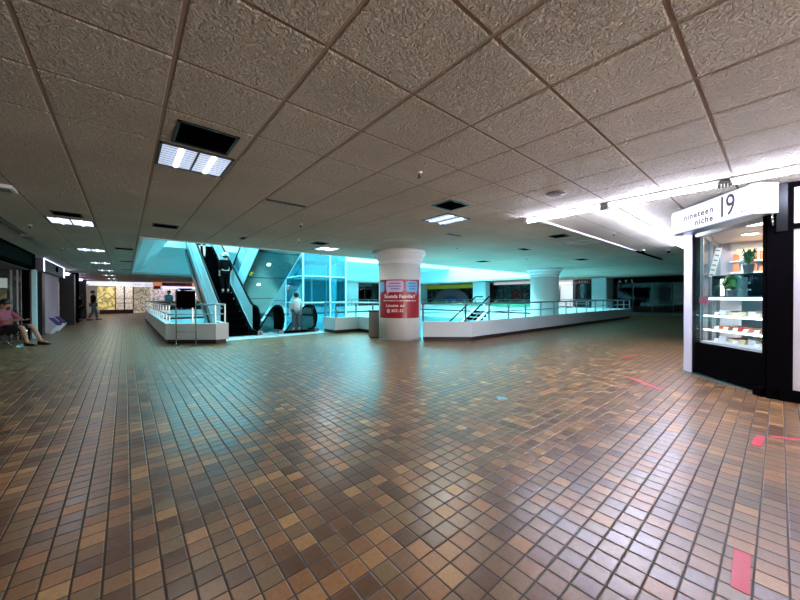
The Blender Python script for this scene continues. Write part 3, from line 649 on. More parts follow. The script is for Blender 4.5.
mb=MB(); mb.box((-2.2,15.5,0),(-2.05,15.95,2.05)); tag(mb.build('corridor_post',MT['dark'],loc=(-2.1,15.7,0)),'dark door frame before the pink panel','door frame')
for k,y in enumerate((16.1,17.3)):
    t=thing('chevron_stand',(-1.75,y,0),('nearer' if k==0 else 'farther')+' blue and white zigzag floor stand by the pink panel','stand','chevron stands')
    zz_=[(0,0),(.22,.24),(0,.48),(.14,.48)]
    for q,(m,p4) in enumerate((('white',((.0,0),(.13,0),(.33,.27),(.20,.27))),('navy',((.20,.27),(.33,.27),(.13,.54),(.0,.54))))):
        mb=MB(); mb.prism([(-2.0+u,y,v) for u,v in p4],(0,.06,0)); mb.build('panel',MT[m],t)
# further shops: posts, lamps, glowing goods
for k,(y,m,l) in enumerate(((20.6,'dark','slim dark post beyond the pink panel'),(22.2,'blk','thick black post nearest the walking person'),(26.5,'dark','dark post beside the yellow lit window'))):
    mb=MB(); w=.12 if k!=1 else .22; mb.box((-2.1-w,y,0),(-1.75,y+.5,2.3 if k!=1 else 2.45)); tag(mb.build('corridor_post',MT[m],loc=(-2,y,0)),l,'post')
gb=poster_mat('glowing_goods_left',[(40,36,40),(120,110,120),(200,190,190),(90,70,60),(235,235,245),(200,160,90)],8,emit=.45,kind='noise')  # goods glow themselves, standing in for light inside the shops
shop2=thing('storefront',(-2.6,24,0),'brightly stocked shop front far along the left corridor','shop')
mb=MB(); mb.box((-3.2,19.5,0),(-3.1,34,2.2)); mb.build('back_panel',gb,shop2)
mb=MB(); mb.box((-3.2,19.5,2.2),(-2.1,34,H)); mb.build('header',MT['grey'],shop2)
for k,y in enumerate((20.2,23.2,26.0,30)):
    mb=MB(); mb.box((-2.06,y,2.22),(-1.9,y+1.5,2.34)); tag(mb.build('shop_lamp',MT['neon'],loc=(-2,y,2.2)),('first','second','third','farthest')[k]+' lavender lamp box along the left corridor, counting from the pink panel','lamp','lavender corridor lamps')
mb=MB(); mb.box((-2.05,28.2,1.2),(-1.95,29.6,2.2)); tag(mb.build('red_banner',mat('lit_red',(220,70,40),.5,emit=.6),loc=(-1.6,30,1.2)),'glowing red orange banner behind the walking person','banner')
# far shop at the end of the corridor
fs=thing('storefront',(-.5,34,0),'brightly lit shop at the far end of the left corridor','shop')
mb=MB(); mb.box((-3,33.9,2.18),(2.2,34.1,H)); mb.build('sign_band',mat('lit_white_band',(235,238,250),.5,emit=.9,ecol=(225,232,255)),fs)
mb=MB(); mb.box((-1.5,33.8,0),(.5,34.0,.30)); mb.build('plinth',MT['maroon'],fs)
mb=MB(); mb.box((-1.62,33.7,.32),(-.62,33.85,2.1)); mb.build('yellow_window',poster_mat('yellow_window',[(236,212,140),(226,200,130),(130,120,60),(236,216,150)],2.2,.75,'noise'),fs)
mb=MB(); mb.box((-.6,34.9,0),(1.9,35.0,2.2)); mb.build('back_panel',poster_mat('far_goods_glow',[(60,44,40),(200,170,130),(240,235,225),(110,90,90),(250,250,250),(190,120,70)],7,.5,'noise'),fs)  # shop light put into the goods as a glow
mb=MB(); mb.box((.5,33.8,.1),(1.6,33.95,2.1)); mb.build('poster_wall',poster_mat('far_posters_glow',[(240,235,225),(120,110,90),(230,220,200),(80,90,60),(220,200,190)],6,.5,'noise'),fs)  # posters glow to imitate the lit shop
for x in (-.6,-.05,.5):
    mb=MB(); mb.box((x-.04,33.8,.3),(x+.04,33.9,2.15)); mb.build('mullion',MT['dgrey'],fs)
for z in (.8,1.2):
    mb=MB(); mb.box((-.55,33.95,z-.03),(.45,34.3,z+.03)); mb.build('shelf',MT['white'],fs)
mb=MB(); put_text(mb,'THAI  BEAUTY',.26,lambda x,y:(.45+x*.9,33.88,2.22+y),1.2); mb.build('sign_lettering',MT['dgrey'],fs)
# shop right of it, behind the left parapet
fs2=thing('storefront',(4,31,0),'lit stall with an orange and red sign behind the left parapet','shop')
mb=MB(); mb.box((1.7,32.9,2.2),(5.5,33.1,2.5)); mb.build('sign_band',mat('orange_band',(230,150,110),.5,emit=.55),fs2)
mb=MB(); mb.box((2.3,32.8,2.22),(4.4,32.9,2.48)); mb.build('sign_board',poster_mat('brown_sign',[(40,24,20),(90,50,40),(230,220,210)],3,.2),fs2)
mb=MB(); mb.box((1.7,33.9,0),(6.9,34.0,2.2)); mb.build('back_panel',poster_mat('stall_goods_glow',[(90,80,90),(230,220,225),(60,50,60),(240,240,245),(150,110,90)],6,.45,'noise'),fs2)  # stall light imitated by a glow in the goods panel
mb=MB(); mb.box((1.75,32.8,1.95),(2.2,32.9,2.2)); mb.build('red_sign',MT['rpack'],fs2)
mb=MB(); mb.box((2.3,32.7,2.02),(5.4,32.8,2.14)); mb.build('canopy_lamp',MT['neon'],fs2)
mb=MB(); mb.box((1.7,32.5,0),(5.5,32.9,.9)); mb.build('counter',MT['dgrey'],fs2)

# ================================================================= CEILING FITTINGS
def troffer(x,y,label,on=True,group='recessed louvre lamps'):
    i,j=cell_of(x,y); cx,cy=cell(i,j); cx+=.3;cy+=.3
    t=thing('ceiling_light',(cx,cy,H),label,'lamp',group)
    mb=MB(); w=.285
    for a,b in (((-w,-w),(w,-w+.02)),((-w,w-.02),(w,w)),((-w,-w),(-w+.02,w)),((w-.02,-w),(w,w))): mb.box((cx+a[0],cy+a[1],H-.004),(cx+b[0],cy+b[1],H+.011))
    mb.build('frame',MT['dgrey'] if on else MT['offw'],t)
    mb=MB(); mb.box((cx-.262,cy-.262,H+.0),(cx+.262,cy+.262,H+.008)); dif=mb.build('diffuser',(MT['troffn'] if y<7 else MT['troff']) if on else MT['plast'],t)
    for q in (-1,1):
        mb=MB(); mb.cyl((cx+q*.125,cy-.25,H+.022),(cx+q*.125,cy+.25,H+.022),.032,12); mb.build('lamp_tube',MT['ltube'] if on else MT['plast'],dif)
    for k in range(9):
        yy=cy-.23+.0575*k; mb=MB(); mb.box((cx-.262,yy-.002,H-.006),(cx+.262,yy+.002,H+.001)); mb.build('louvre',MT['chrome'],dif)
    mb=MB(); mb.box((cx-.009,cy-.262,H-.007),(cx+.009,cy+.262,H+.001)); mb.build('divider',MT['grey'],t)
    return t
desc=['lit louvre lamp nearest the viewer, beside the large black vent','lit louvre lamp on the left, first of the corridor row','second lit louvre lamp of the corridor row','third lit louvre lamp of the corridor row','fourth lit louvre lamp of the corridor row','fifth lit louvre lamp of the corridor row','lit louvre lamp in the middle, next to a square vent','small lit louvre lamp above the escalators, left of the poster column','unlit louvre lamp right of centre behind the fluorescent tubes','sixth lit louvre lamp of the corridor row','seventh and farthest lit louvre lamp of the corridor row','lit louvre lamp overhead behind the viewer']
for (x,y),l in zip(TROFF,desc): troffer(x,y,l,on='unlit' not in l)
def vent(x0,y0,x1_,y1_,label,slats=6,deep=True):
    t=thing('ceiling_vent',((x0+x1_)/2,(y0+y1_)/2,H),label,'vent','black ceiling vents'); f=.022
    mb=MB()
    for a,b in (((x0,y0),(x1_,y0+f)),((x0,y1_-f),(x1_,y1_)),((x0,y0),(x0+f,y1_)),((x1_-f,y0),(x1_,y1_))): mb.box((a[0],a[1],H-.008),(b[0],b[1],H+.004))
    mb.build('frame',MT['dark'],t)
    mb=MB(); mb.box((x0+f,y0+f,H-.001),(x1_-f,y1_-f,H+.002)); mb.build('backing',MT['blk'],t)
    if slats:
        mb=MB()
        for k in range(slats):
            yy=y0+f+(y1_-y0-2*f)*(k+.5)/slats; mb.obox(((x0+x1_)/2,yy,H-.004),((x1_-x0)/2-f,0,0),(0,.006,.004),(0,-.001,.001))
        mb.build('slats',MT['blk'],t)
    return t
vent(.30,2.84,.72,3.27,'large black ceiling vent beside the nearest lamp')
vent(3.30,2.84,3.72,3.20,'square black ceiling vent beside the middle lamp')
vent(.37,7.02,.76,7.36,'black vent near the left corner of the ceiling opening')
vent(1.43,4.37,1.97,4.43,'thin black slot in the ceiling left of centre',0)
vent(1.90,7.42,2.02,7.72,'small black slot vent above the escalators',0)
vent(3.38,6.95,3.72,7.3,'black vent beside the small lamp above the escalators')
vent(-.85,6.98,-.5,7.3,'black vent just before the first corridor lamp')
vent(-.2,11.0,.18,11.35,'black vent right of the second corridor lamp')
vent(-.13,14.8,.22,15.1,'black vent right of the third corridor lamp')
vent(-.13,19.2,.22,19.5,'black vent right of the fourth corridor lamp')
vent(5.03,4.36,5.43,4.44,'thin black slot in the ceiling behind the middle lamp',0)
vent(6.86,2.88,7.24,3.22,'black vent right of centre behind the tubes')
vent(9.7,6.8,10.1,7.2,'small black vent above the long parapet')
vent(8.05,4.4,8.45,4.6,'short black slot beside the unlit lamp',0)
vent(11.8,4.3,12.3,4.6,'small black vent farther right in the ceiling')
def sprinkler(x,y,label,g='sprinkler heads'):
    t=thing('sprinkler_head',(x,y,H),label,'sprinkler',g)
    mb=MB(); mb.lathe([(.035,0),(.03,-.012),(.012,-.014)],(x,y,H),16); mb.build('rose',MT['iv'],t)
    mb=MB(); mb.cyl((x,y,H-.01),(x,y,H-.05),.009,8); mb.cyl((x,y,H-.05),(x,y,H-.056),.018,12); mb.build('nozzle',MT['dark'],t)
for x,y,l in ((2.34,2.44,'sprinkler head above the middle of the hall, left of the square vent'),(2.37,5.49,'sprinkler head right of the thin slot'),(2.98,7.04,'sprinkler head above the escalators'),(-1.28,8.62,'sprinkler head left of the first corridor lamp'),(-1.25,12.14,'sprinkler head left of the second corridor lamp'),(6.54,5.41,'sprinkler head behind the poster column line'),(10.18,5.45,'sprinkler head above the long parapet'),(7.6,2.2,'sprinkler head between tubes and white track'),(4.3,8.6,'sprinkler head at the edge of the ceiling opening')): sprinkler(x,y,l)
t=thing('smoke_detector',(4.13,1.83,H),'round brown ceiling speaker left of the fluorescent tubes','speaker')
mb=MB(); mb.lathe([(.115,0),(.112,-.01),(.09,-.014)],(4.13,1.83,H),32); mb.build('rim',MT['grey'],t)
mb=MB(); mb.lathe([(.088,0),(.08,-.006)],(4.13,1.83,H-.012),32); mb.build('grille',mat('brown_grille',(84,74,66),.6),t)
t=thing('ceiling_speaker',(-1.07,5.85,H),'white fitting on the ceiling at the left edge','fitting')
mb=MB(); mb.box((-1.16,5.72,H-.04),(-.98,5.98,H)); mb.build('box',MT['white'],t,bevel=.01)
mb=MB(); mb.box((-1.13,5.76,H-.045),(-1.01,5.94,H-.04)); mb.build('face',MT['grey'],t)
# ceiling track strips
t=thing('ceiling_track',(-1.53,9.9,H),'pale twin track strip on the ceiling above the left shop','track')
for dxx in (-.06,.04):
    mb=MB(); mb.box((-1.54+dxx,7.0,H-.03),(-1.51+dxx,11.7,H)); mb.build('rail',MT['steel'],t)
mb=MB(); mb.box((-1.6,9.8,H-.05),(-1.46,10.3,H)); mb.build('joint',MT['grey'],t)
t=thing('ceiling_track',(5.5,2.62,H),'long white trim strip on the ceiling behind the tubes','track')
mb=MB(); mb.box((5.2,2.60,H-.03),(10.9,2.66,H)); mb.build('rail',MT['white'],t)
mb=MB(); mb.box((10.9,2.60,H-.03),(14.0,2.66,H)); part_label(mb.build('rail',MT['blk'],t),'black far half of the strip')
def cctv(x,y,label):
    t=thing('ceiling_camera',(x,y,H),label,'camera','small ceiling cameras')
    mb=MB(); mb.lathe([(.05,0),(.05,-.03),(.02,-.035)],(x,y,H),20); mb.build('mount',MT['white'],t)
    mb=MB(); mb.sph((x,y,H-.05),.04,n=16,m=10); mb.build('dome',MT['blk'],t,smooth=True)
cctv(10.9,2.45,'small dome camera at the end of the white strip'); cctv(11.46,2.0,'small dome camera right of the white strip, near the branch tube end')

# fluorescent tubes
def tube_fix(p,q,label):
    p=Vector(p);q=Vector(q); d=(q-p).normalized(); nrm=Vector((-d.y,d.x,0))
    t=thing('tube_light',tuple((p+q)/2),label,'lamp','bare fluorescent tubes')
    mb=MB(); mb.obox((p+q)/2+Vector((0,0,-.01)),(q-p)/2,nrm*.04,(0,0,.01)); mb.build('batten',MT['white'],t)
    mb=MB(); mb.cyl(p+d*.02+Vector((0,0,-.045)),q-d*.02+Vector((0,0,-.045)),.028,14); mb.build('tube',MT['tube'],t,smooth=False)
    for e,s in ((p,1),(q,-1)):
        mb=MB(); mb.obox(e+d*s*.012+Vector((0,0,-.038)),d*.012,nrm*.024,(0,0,.036)); mb.build('end_cap',MT['grey'],t)
ys=[2.70,1.62,.42,-.78]
tl=['farthest tube of the row parallel to the wall','tube between the two junctions of the near row','tube passing in front of the kiosk sign top','tube of the near row closest to the right edge']
for k,(a,b) in enumerate(((2.72,1.62),(1.54,.44),(.36,-.78),(-.86,-2.0))): tube_fix((5.08,a,H),(5.08,b,H),tl[k])
xs=[5.2,6.4,7.6,8.8,10.0,10.75]
for k in range(5): tube_fix((xs[k]+.02,1.58,H),(xs[k+1]-.04,1.58,H),['first tube of the branch row, at the junction','second tube of the branch row','third tube of the branch row','fourth tube of the branch row, partly behind the kiosk sign','short last tube of the branch row'][k])
for x,y,l in ((5.08,1.58,'grey junction clip where the two tube rows meet'),(5.08,.40,'grey junction clip above the kiosk sign')):
    mb=MB()
    for k in range(4): mb.cyl((x,y-.04+.026*k,H-.06),(x,y-.03+.026*k,H-.06),.035,12)
    mb.box((x-.02,y-.05,H-.04),(x+.02,y+.05,H)); tag(mb.build('tube_junction',MT['grey'],loc=(x,y,H)),l,'clip')

# ================================================================= KIOSK
P1=Vector((6.72,.84,0)); P2=Vector((5.90,.10,0)); d=(P2-P1).normalized(); LK=(P2-P1).length; nk=Vector((-.669,.743,0)); nk=Vector((d.y,-d.x,0)); 
if nk.dot(-P1)<0: nk=-nk
def K(u,n,z): return tuple(P1+d*u+nk*n+Vector((0,0,z)))
def kbox(mb,u0,u1,n0,n1,z0,z1): return mb.obox(K((u0+u1)/2,(n0+n1)/2,(z0+z1)/2),d*((u1-u0)/2),nk*((n1-n0)/2),(0,0,(z1-z0)/2))
# room shell
mb=MB(); mb.box((5.80,-6.8,.11),(5.9,-.02,H)); mb.box((10.4,-3,0),(10.5,.95,H)); mb.box((5.9,-3.1,0),(10.5,-3,H)); struct(mb.build('wall_right',MT['lav']),'pale lavender wall right of the kiosk','wall')
mb=MB(); mb.prism([(6.75,.92,2.40),(5.9,.02,2.40),(5.9,-3,2.40),(10.4,-3,2.40),(10.4,.92,2.40)],(0,0,.09)); struct(mb.build('ceiling_kiosk',MT['white']),'white ceiling inside the kiosk','ceiling')
mb=MB(); mb.box((5.74,-6.8,0),(5.9,.0,.13)); struct(mb.build('baseboard_right',MT['blk'],bevel=.006),'black glossy baseboard along the right wall','baseboard')
mb=MB(); mb.box((5.775,-6.8,1.97),(5.80,-.1,2.03)); mb.box((5.775,-6.8,2.44),(5.80,-.1,2.5)); struct(mb.build('trim_20',MT['blk']),'black bands across the right wall','trim')
# pillar
pl=thing('kiosk_pillar',K(-.12,0,0),'slim white pillar at the left corner of the kiosk','pillar')
mb=MB(); kbox(mb,-.21,-.045,-.10,.03,0,2.2); mb.build('shaft',MT['lav'],pl,bevel=.006)
mb=MB(); kbox(mb,-.045,-.03,-.08,.02,0,2.2); mb.build('edge_strip',MT['dark'],pl)
# sign box
sg=thing('kiosk_sign',K(.3,.4,2.12),'white backlit box sign reading nineteen niche 19','sign')
SA=Vector((6.37,1.08,0)); SB=Vector((5.36,.20,0)); sd=(SB-SA).normalized(); sn=Vector((sd.y,-sd.x,0)); sn=sn if sn.dot(-SA)>0 else -sn; SL_=(SB-SA).length
z0s,z1s=2.13,2.475
mb=MB(); mb.obox((SA+SB)/2-sn*.13+Vector((0,0,(z0s+z1s)/2)),sd*(SL_/2),sn*.12,(0,0,(z1s-z0s)/2)); mb.build('cabinet',MT['steel'],sg,bevel=.006)
mb=MB(); mb.obox((SA+SB)/2-sn*.006+Vector((0,0,(z0s+z1s)/2)),sd*(SL_/2-.012),sn*.006,(0,0,(z1s-z0s)/2-.012)); mb.build('face',MT['sign'],sg)
mb=MB(); mb.obox(SB+sd*.004-sn*.13+Vector((0,0,(z0s+z1s)/2)),sd*.004,sn*.11,(0,0,(z1s-z0s)/2-.01)); mb.build('side_face',MT['lav'],sg)
def smap(u,z): return lambda x,y: tuple(SA+sd*(u+x)+sn*.003+Vector((0,0,z+y)))
mb=MB()
face_=[o for o in sg.children if o.name.startswith('face')][0]
for txt,sz,u,z,spc,off,st_w in (('nineteen',.112,.27,z0s+.165,1.22,.003,.52),('niche',.112,.48,z0s+.055,1.22,.003,.31),('19',.36,.86,z0s+.065,.84,.002,.25),('by wen',.036,1.12,z0s+.05,1.5,.0008,.15)):
    vs_,_=text_mesh(txt,sz,spacing=spc,offset_=off); wd=max(v.x for v in vs_)
    mb=MB(); put_text(mb,txt,sz,smap(u,z),spc,off,st_w/wd); mb.build('lettering',MT['ink'],face_)

# black post at the right corner and frames
po=thing('kiosk_post',(5.8,.05,0),'black corner post between kiosk window and lavender wall','post')
mb=MB(); mb.box((5.76,-.10,0),(5.90,.10,H)); mb.build('shaft',MT['blk'],po,bevel=.006)
mb=MB(); mb.box((5.745,-.055,1.95),(5.762,.03,H)); mb.build('upper_plate',MT['dark'],po)
mb=MB(); mb.obox(K(LK+.02,.02,1.25),d*.02,nk*.03,(0,0,1.25)); mb.build('window_jamb',MT['blk'],po)
mb=MB(); mb.obox(K(LK+.0,.07,.05),d*.05,nk*.04,(0,0,.05)); mb.build('plinth',MT['blk'],po)
mb=MB(); mb.tube([(5.735,.055,2.02),(5.72,.06,2.08),(5.72,.06,2.30),(5.735,.055,2.36)],.008,8); mb.build('pull_handle',MT['chrome'],po,smooth=True)
# base + front
mb=MB(); kbox(mb,-.01,LK,-.62,.0,0.035,.50); t=tag(mb.build('kiosk_cabinet',MT['blk'],bevel=.008,loc=K(LK/2,-.3,0)),'black lower front of the kiosk below the cake display','cabinet')
mb=MB(); kbox(mb,-.2,LK+.02,-.05,.035,0,.02); struct(mb.build('trim_21',MT['steel']),'steel threshold strip along the kiosk front','trim')
mb=MB(); kbox(mb,.0,LK,-.02,-.012,.52,2.13); kbox(mb,0,.02,-.03,0,.5,2.2); struct(mb.build('window_1',[MT['glass']]),'front window pane of the kiosk','window')
mb=MB(); kbox(mb,-.02,LK,-.06,0.0,2.12,2.2); struct(mb.build('trim_22',MT['plast']),'window head above the kiosk glass','trim')
# side glazing along +X
mb=MB(); mb.box((6.8,.90,.05),(10.4,.905,2.4)); struct(mb.build('window_2',MT['shopg']),'side glazing of the kiosk','window')
mb=MB()
for x in (7.0,7.75,8.9,10.2): mb.box((x-.025,.87,0),(x+.025,.93,2.4))
mb.box((6.8,.88,2.28),(10.4,.93,2.4)); mb.box((6.8,.88,0),(10.4,.93,.1)); struct(mb.build('trim_23',MT['steel']),'metal mullions of the kiosk side glazing','trim')
# display case
dc=thing('display_case',K(.55,-.35,.5),'lit glass cake display case with three shelves in the kiosk','display case')
mb=MB(); kbox(mb,.03,LK,-.60,-.05,.50,.53); mb.build('case_floor',MT['white'],dc)
for z in (.715,.925):
    mb=MB(); kbox(mb,.04,LK,-.58,-.09,z-.012,z-.006); mb.build('glass_shelf',MT['glass'],dc)
    mb=MB(); kbox(mb,.04,LK,-.10,-.08,z-.022,z-.002); mb.build('shelf_lamp',MT['led'],dc)
mb=MB(); kbox(mb,.04,LK,-.13,-.07,1.155,1.185); mb.build('top_lamp',MT['led'],dc)
mb=MB(); kbox(mb,.02,LK,-.62,-.05,1.185,1.205); mb.build('counter_top',MT['steel'],dc)
mb=MB(); kbox(mb,.03,LK,-.62,-.60,.5,1.18); mb.build('back_panel',MT['steel'],dc)
mb=MB(); kbox(mb,.02,.028,-.6,-.05,.5,1.19); mb.build('side_glass',MT['glass'],dc)
# foods in rows on the shelves
names=['first','second','third','fourth','fifth','sixth','seventh','eighth']
shelfn={0:'bottom shelf',1:'middle shelf',2:'top shelf'}
for sidx,(z,h) in enumerate(((.53,.10),(.711,.09),(.921,.10))):
    for k in range(6):
        u=.16+.155*k
        t=thing('cake_tray',K(u,-.36,z),'%s tray of %s from the left on the %s of the cake case'%(names[k],('pale cakes','layered cakes','wrapped rolls')[sidx],shelfn[sidx]),'food','cake trays')
        mb=MB(); kbox(mb,u-.07,u+.07,-.54,-.20,z,z+.008); mb.build('tray',MT['wrap'],t)
        for q in range(3):
            mb=MB(); m=[MT['cream'],MT['brown'],MT['wrap'],MT['rpack'],MT['cream'],MT['orange']][(k*2+q+sidx*3)%6]
            if sidx==1: kbox(mb,u-.06,u+.06,-.50+.10*q,-.43+.10*q,z+.008,z+.008+h*.55); mb.build('cake',m,t,bevel=.006)
            else: kbox(mb,u-.055,u+.055,-.51+.10*q,-.44+.10*q,z+.008,z+.008+h*(.45+.12*((k+q)%3))); mb.build('cake',m,t,bevel=.01)
        if k%2==0 or sidx==1:
            o=MB(); o.obox(K(u+.02,-.15,z+.03),d*.035,nk*.004+Vector((0,0,-.002)),Vector((0,0,.022))-nk*.01)
            tag(o.build('price_card',MT['wrap'],loc=K(u,-.15,z)),'small white price card by the %s tray on the %s'%(names[k],shelfn[sidx]),'card','price cards')
# things on the counter
def plant(u,n,z,label,potm,leafy,pr=.07,ph=.12,spread=.22):
    t=thing('potted_plant',K(u,n,z),label,'plant')
    c=Vector(K(u,n,z)); mb=MB(); mb.lathe([(pr*.75,0),(pr,ph),(pr*.92,ph),(pr*.85,ph-.015)],tuple(c),20); mb.build('pot',potm,t,smooth=False)
    mb=MB()
    for k in range(leafy):
        a=random.uniform(0,2*PI); L=random.uniform(.4,1)*spread; h=random.uniform(.02,.22); e=Vector((math.cos(a),math.sin(a),0)); s=Vector((-e.y,e.x,0)); w=random.uniform(.012,.028)
        p0=c+Vector((0,0,ph)); p1=p0+e*L*.5+Vector((0,0,h)); p2=p0+e*L+Vector((0,0,h*random.uniform(.2,1.1)))
        A=[mb.bm.verts.new(p) for p in (p0-s*w*.3,p0+s*w*.3,p1+s*w,p1-s*w,p2)]
        mb.f([A[0],A[1],A[2],A[3]]); mb.f([A[3],A[2],A[4]])
    mb.build('leaves',MT['leaf'],t)
plant(.52,-.09,1.205,'lush green fern in a slate pot on the kiosk counter',MT['pot'],150,.06,.085,.19)
cf=thing('coffee_machine',K(.4,-.3,1.205),'black espresso machine frame on the kiosk counter','coffee machine')
mb=MB(); kbox(mb,.04,.74,-.30,-.20,1.47,1.515); mb.build('top_bar',MT['blk'],cf,bevel=.006)
mb=MB(); kbox(mb,.03,.07,-.28,-.20,1.205,1.515); mb.build('leg',MT['blk'],cf)
mb=MB(); kbox(mb,.08,.70,-.34,-.32,1.205,1.50); mb.build('back_panel',MT['steel'],cf)
mb=MB(); kbox(mb,.10,.13,-.29,-.26,1.22,1.46); mb.build('lamp_strip',MT['led'],cf)
for uu in (.22,.36):
    mb=MB(); c=Vector(K(uu,-.25,1.36)); mb.cyl(c,c-Vector((0,0,.05)),.03,14); mb.cyl(c-Vector((0,0,.03)),c-Vector((0,0,.03))+nk*.09,.008,8); mb.build('brew_head',MT['chrome'],cf)
gr=thing('coffee_grinder',K(.78,-.15,1.205),'black coffee grinder box right of the green fern','appliance')
mb=MB(); kbox(mb,.715,.80,-.22,-.11,1.205,1.47); mb.build('body',MT['blk'],gr,bevel=.01)
mb=MB(); c=Vector(K(.757,-.108,1.38)); mb.cyl(c,c+nk*.010,.018,16); mb.build('dial',MT['chrome'],gr)
mb=MB(); kbox(mb,.735,.78,-.108,-.085,1.28,1.30); mb.build('spout',MT['chrome'],gr)
plant(.56,-.25,1.52,'potted plant standing on top of the espresso machine',MT['pot'],34,.06,.12,.17)
mb=MB(); kbox(mb,.0,.16,-.06,-.045,1.10,1.20); t=tag(mb.build('label_sticker',mat('sticker_red_blue',(150,60,90),.4),loc=K(.1,0,1.1)),'small red and blue sticker at the top left of the cake case','sticker')
# hanging white ladder-like board
hb=thing('slanted_rack',K(.25,-1.2,1.2),'white slanted board leaning inside the kiosk','board')
mb=MB(); a=Vector((8.0,.80,1.55)); b=Vector((8.0,.70,2.06)); s=(b-a); w=Vector((.0,.09,.04)); mb.obox((a+b)/2,s/2,(0,.035,.012),(.012,0,0)); mb.build('board',MT['wrap'],hb)
mb=MB(); 
for k in range(6): c=a+s*(k+.5)/6+Vector((-.016,0,0)); mb.obox(c,s*.02,(0,.026,.008),(.002,0,0))
mb.build('slots',MT['grey'],hb)
# back wall shelving
rk=thing('wall_shelf',(10.2,.3,1.0),'lit back wall shelves with packed goods in the kiosk','shelf')
for z in (1.25,1.72,1.96):
    mb=MB(); mb.box((10.05,-2.5,z-.015),(10.4,.72,z+.015)); mb.build('shelf_board',MT['white'],rk)
mb=MB(); mb.box((10.36,-2.5,1.96),(10.39,.62,2.24)); mb.build('niche_back',MT['warm'],rk)  # back board itself glows to imitate the warm-lit niche
mb=MB(); mb.box((10.30,-2.5,2.24),(10.4,.72,2.40)); mb.build('header',MT['white'],rk)
for k in range(15):
    z=1.975 if k<5 else (1.735 if k<10 else 1.265); y=.62-.13*(k%5)
    h=random.uniform(.1,.2); m=[MT['orange'],MT['brown'],MT['rpack'],MT['wrap'],MT['orange']][(k*3)%5]
    mb=MB(); mb.box((10.12,y-.05,z),(10.24,y+.05,z+h)); tag(mb.build('goods_packet',m,bevel=.006,loc=(10.18,y,z)),'packet on the back shelves of the kiosk, %s board, %s from the left'%(('top','middle','lower')[k//5],names[k%5]),'packet','packets on the back shelves')
for (x,y,l) in ((9.05,.37,'round ceiling lamp in the kiosk, larger and lower in view'),(7.9,.28,'round ceiling lamp in the kiosk nearer the window')):
    t=thing('downlight',(x,y,2.4),l,'lamp'); mb=MB(); mb.lathe([(.14,0),(.14,-.012),(.125,-.014)],(x,y,2.4),28); mb.build('rim',MT['white'],t)
    mb=MB(); mb.lathe([(.12,-.006),(.11,-.02)],(x,y,2.4),28); mb.build('lens',MT['lamp'],t)

# ================================================================= FLOOR TAPES
def tape(p,q,w,m,label):
    p=Vector((*p,0));q=Vector((*q,0)); dd=(q-p); nn_=Vector((-dd.y,dd.x,0)).normalized()*w/2
    mb=MB(); mb.prism([p-nn_,q-nn_,q+nn_,p+nn_],(0,0,.0025)); tag(mb.build('floor_tape',m,loc=tuple((p+q)/2)),label,'tape')
tape((2.20,.11),(1.90,.10),.055,MT['tape'],'short red tape strip on the tiles at the lower right')
tape((5.72,1.44),(5.26,.98),.05,MT['tape'],'faded red tape strip on the tiles before the kiosk pillar')
tape((8.1,1.9),(7.45,2.05),.06,MT['tape'],'distant red tape strip behind the kiosk line')
tape((4.15,.10),(3.86,.12),.055,MT['tape'],'red tape strip on the tiles below the black kiosk front')
tape((4.22,.04),(4.35,-.25),.04,MT['tape'],'red tape strip running to the right edge of view')
tape((3.36,2.17),(3.44,2.10),.12,MT['btape'],'small pale blue patch on the tiles in mid floor')

# ================================================================= PEOPLE
def skin_mesh(name,verts,edges,radii,m,parent,sub=2,loc=(0,0,0)):
    me=bpy.data.meshes.new(name); me.from_pydata([Vector(v)-Vector(loc) for v in verts],edges,[])
    ob=bpy.data.objects.new(name,me); C.objects.link(ob)
    sk=ob.modifiers.new('s','SKIN'); sk.use_smooth_shade=True
    for i,sv in enumerate(me.skin_vertices[0].data):
        r=radii[i]; r=(r,r) if not isinstance(r,(tuple,list)) else r; sv.radius=r; sv.use_root=(i==0)
    ss=ob.modifiers.new('u','SUBSURF'); ss.levels=sub; ss.render_levels=sub
    dg=bpy.context.evaluated_depsgraph_get(); nm=bpy.data.meshes.new_from_object(ob.evaluated_get(dg))
    ob.modifiers.clear(); ob.data=nm; bpy.data.meshes.remove(me); nm.materials.clear(); nm.materials.append(m)
    for p in nm.polygons: p.use_smooth=True
    ob.name=name
    if parent is not None: ob.parent=parent
    return ob
def join_geo(ob,mb):
    bm=bmesh.new(); bm.from_mesh(ob.data); tmp=bpy.data.meshes.new('tmp'); mb.bm.to_mesh(tmp); bm.from_mesh(tmp); bm.to_mesh(ob.data); bm.free(); bpy.data.meshes.remove(tmp); mb.bm.free()
    for p in ob.data.polygons: p.use_smooth=True
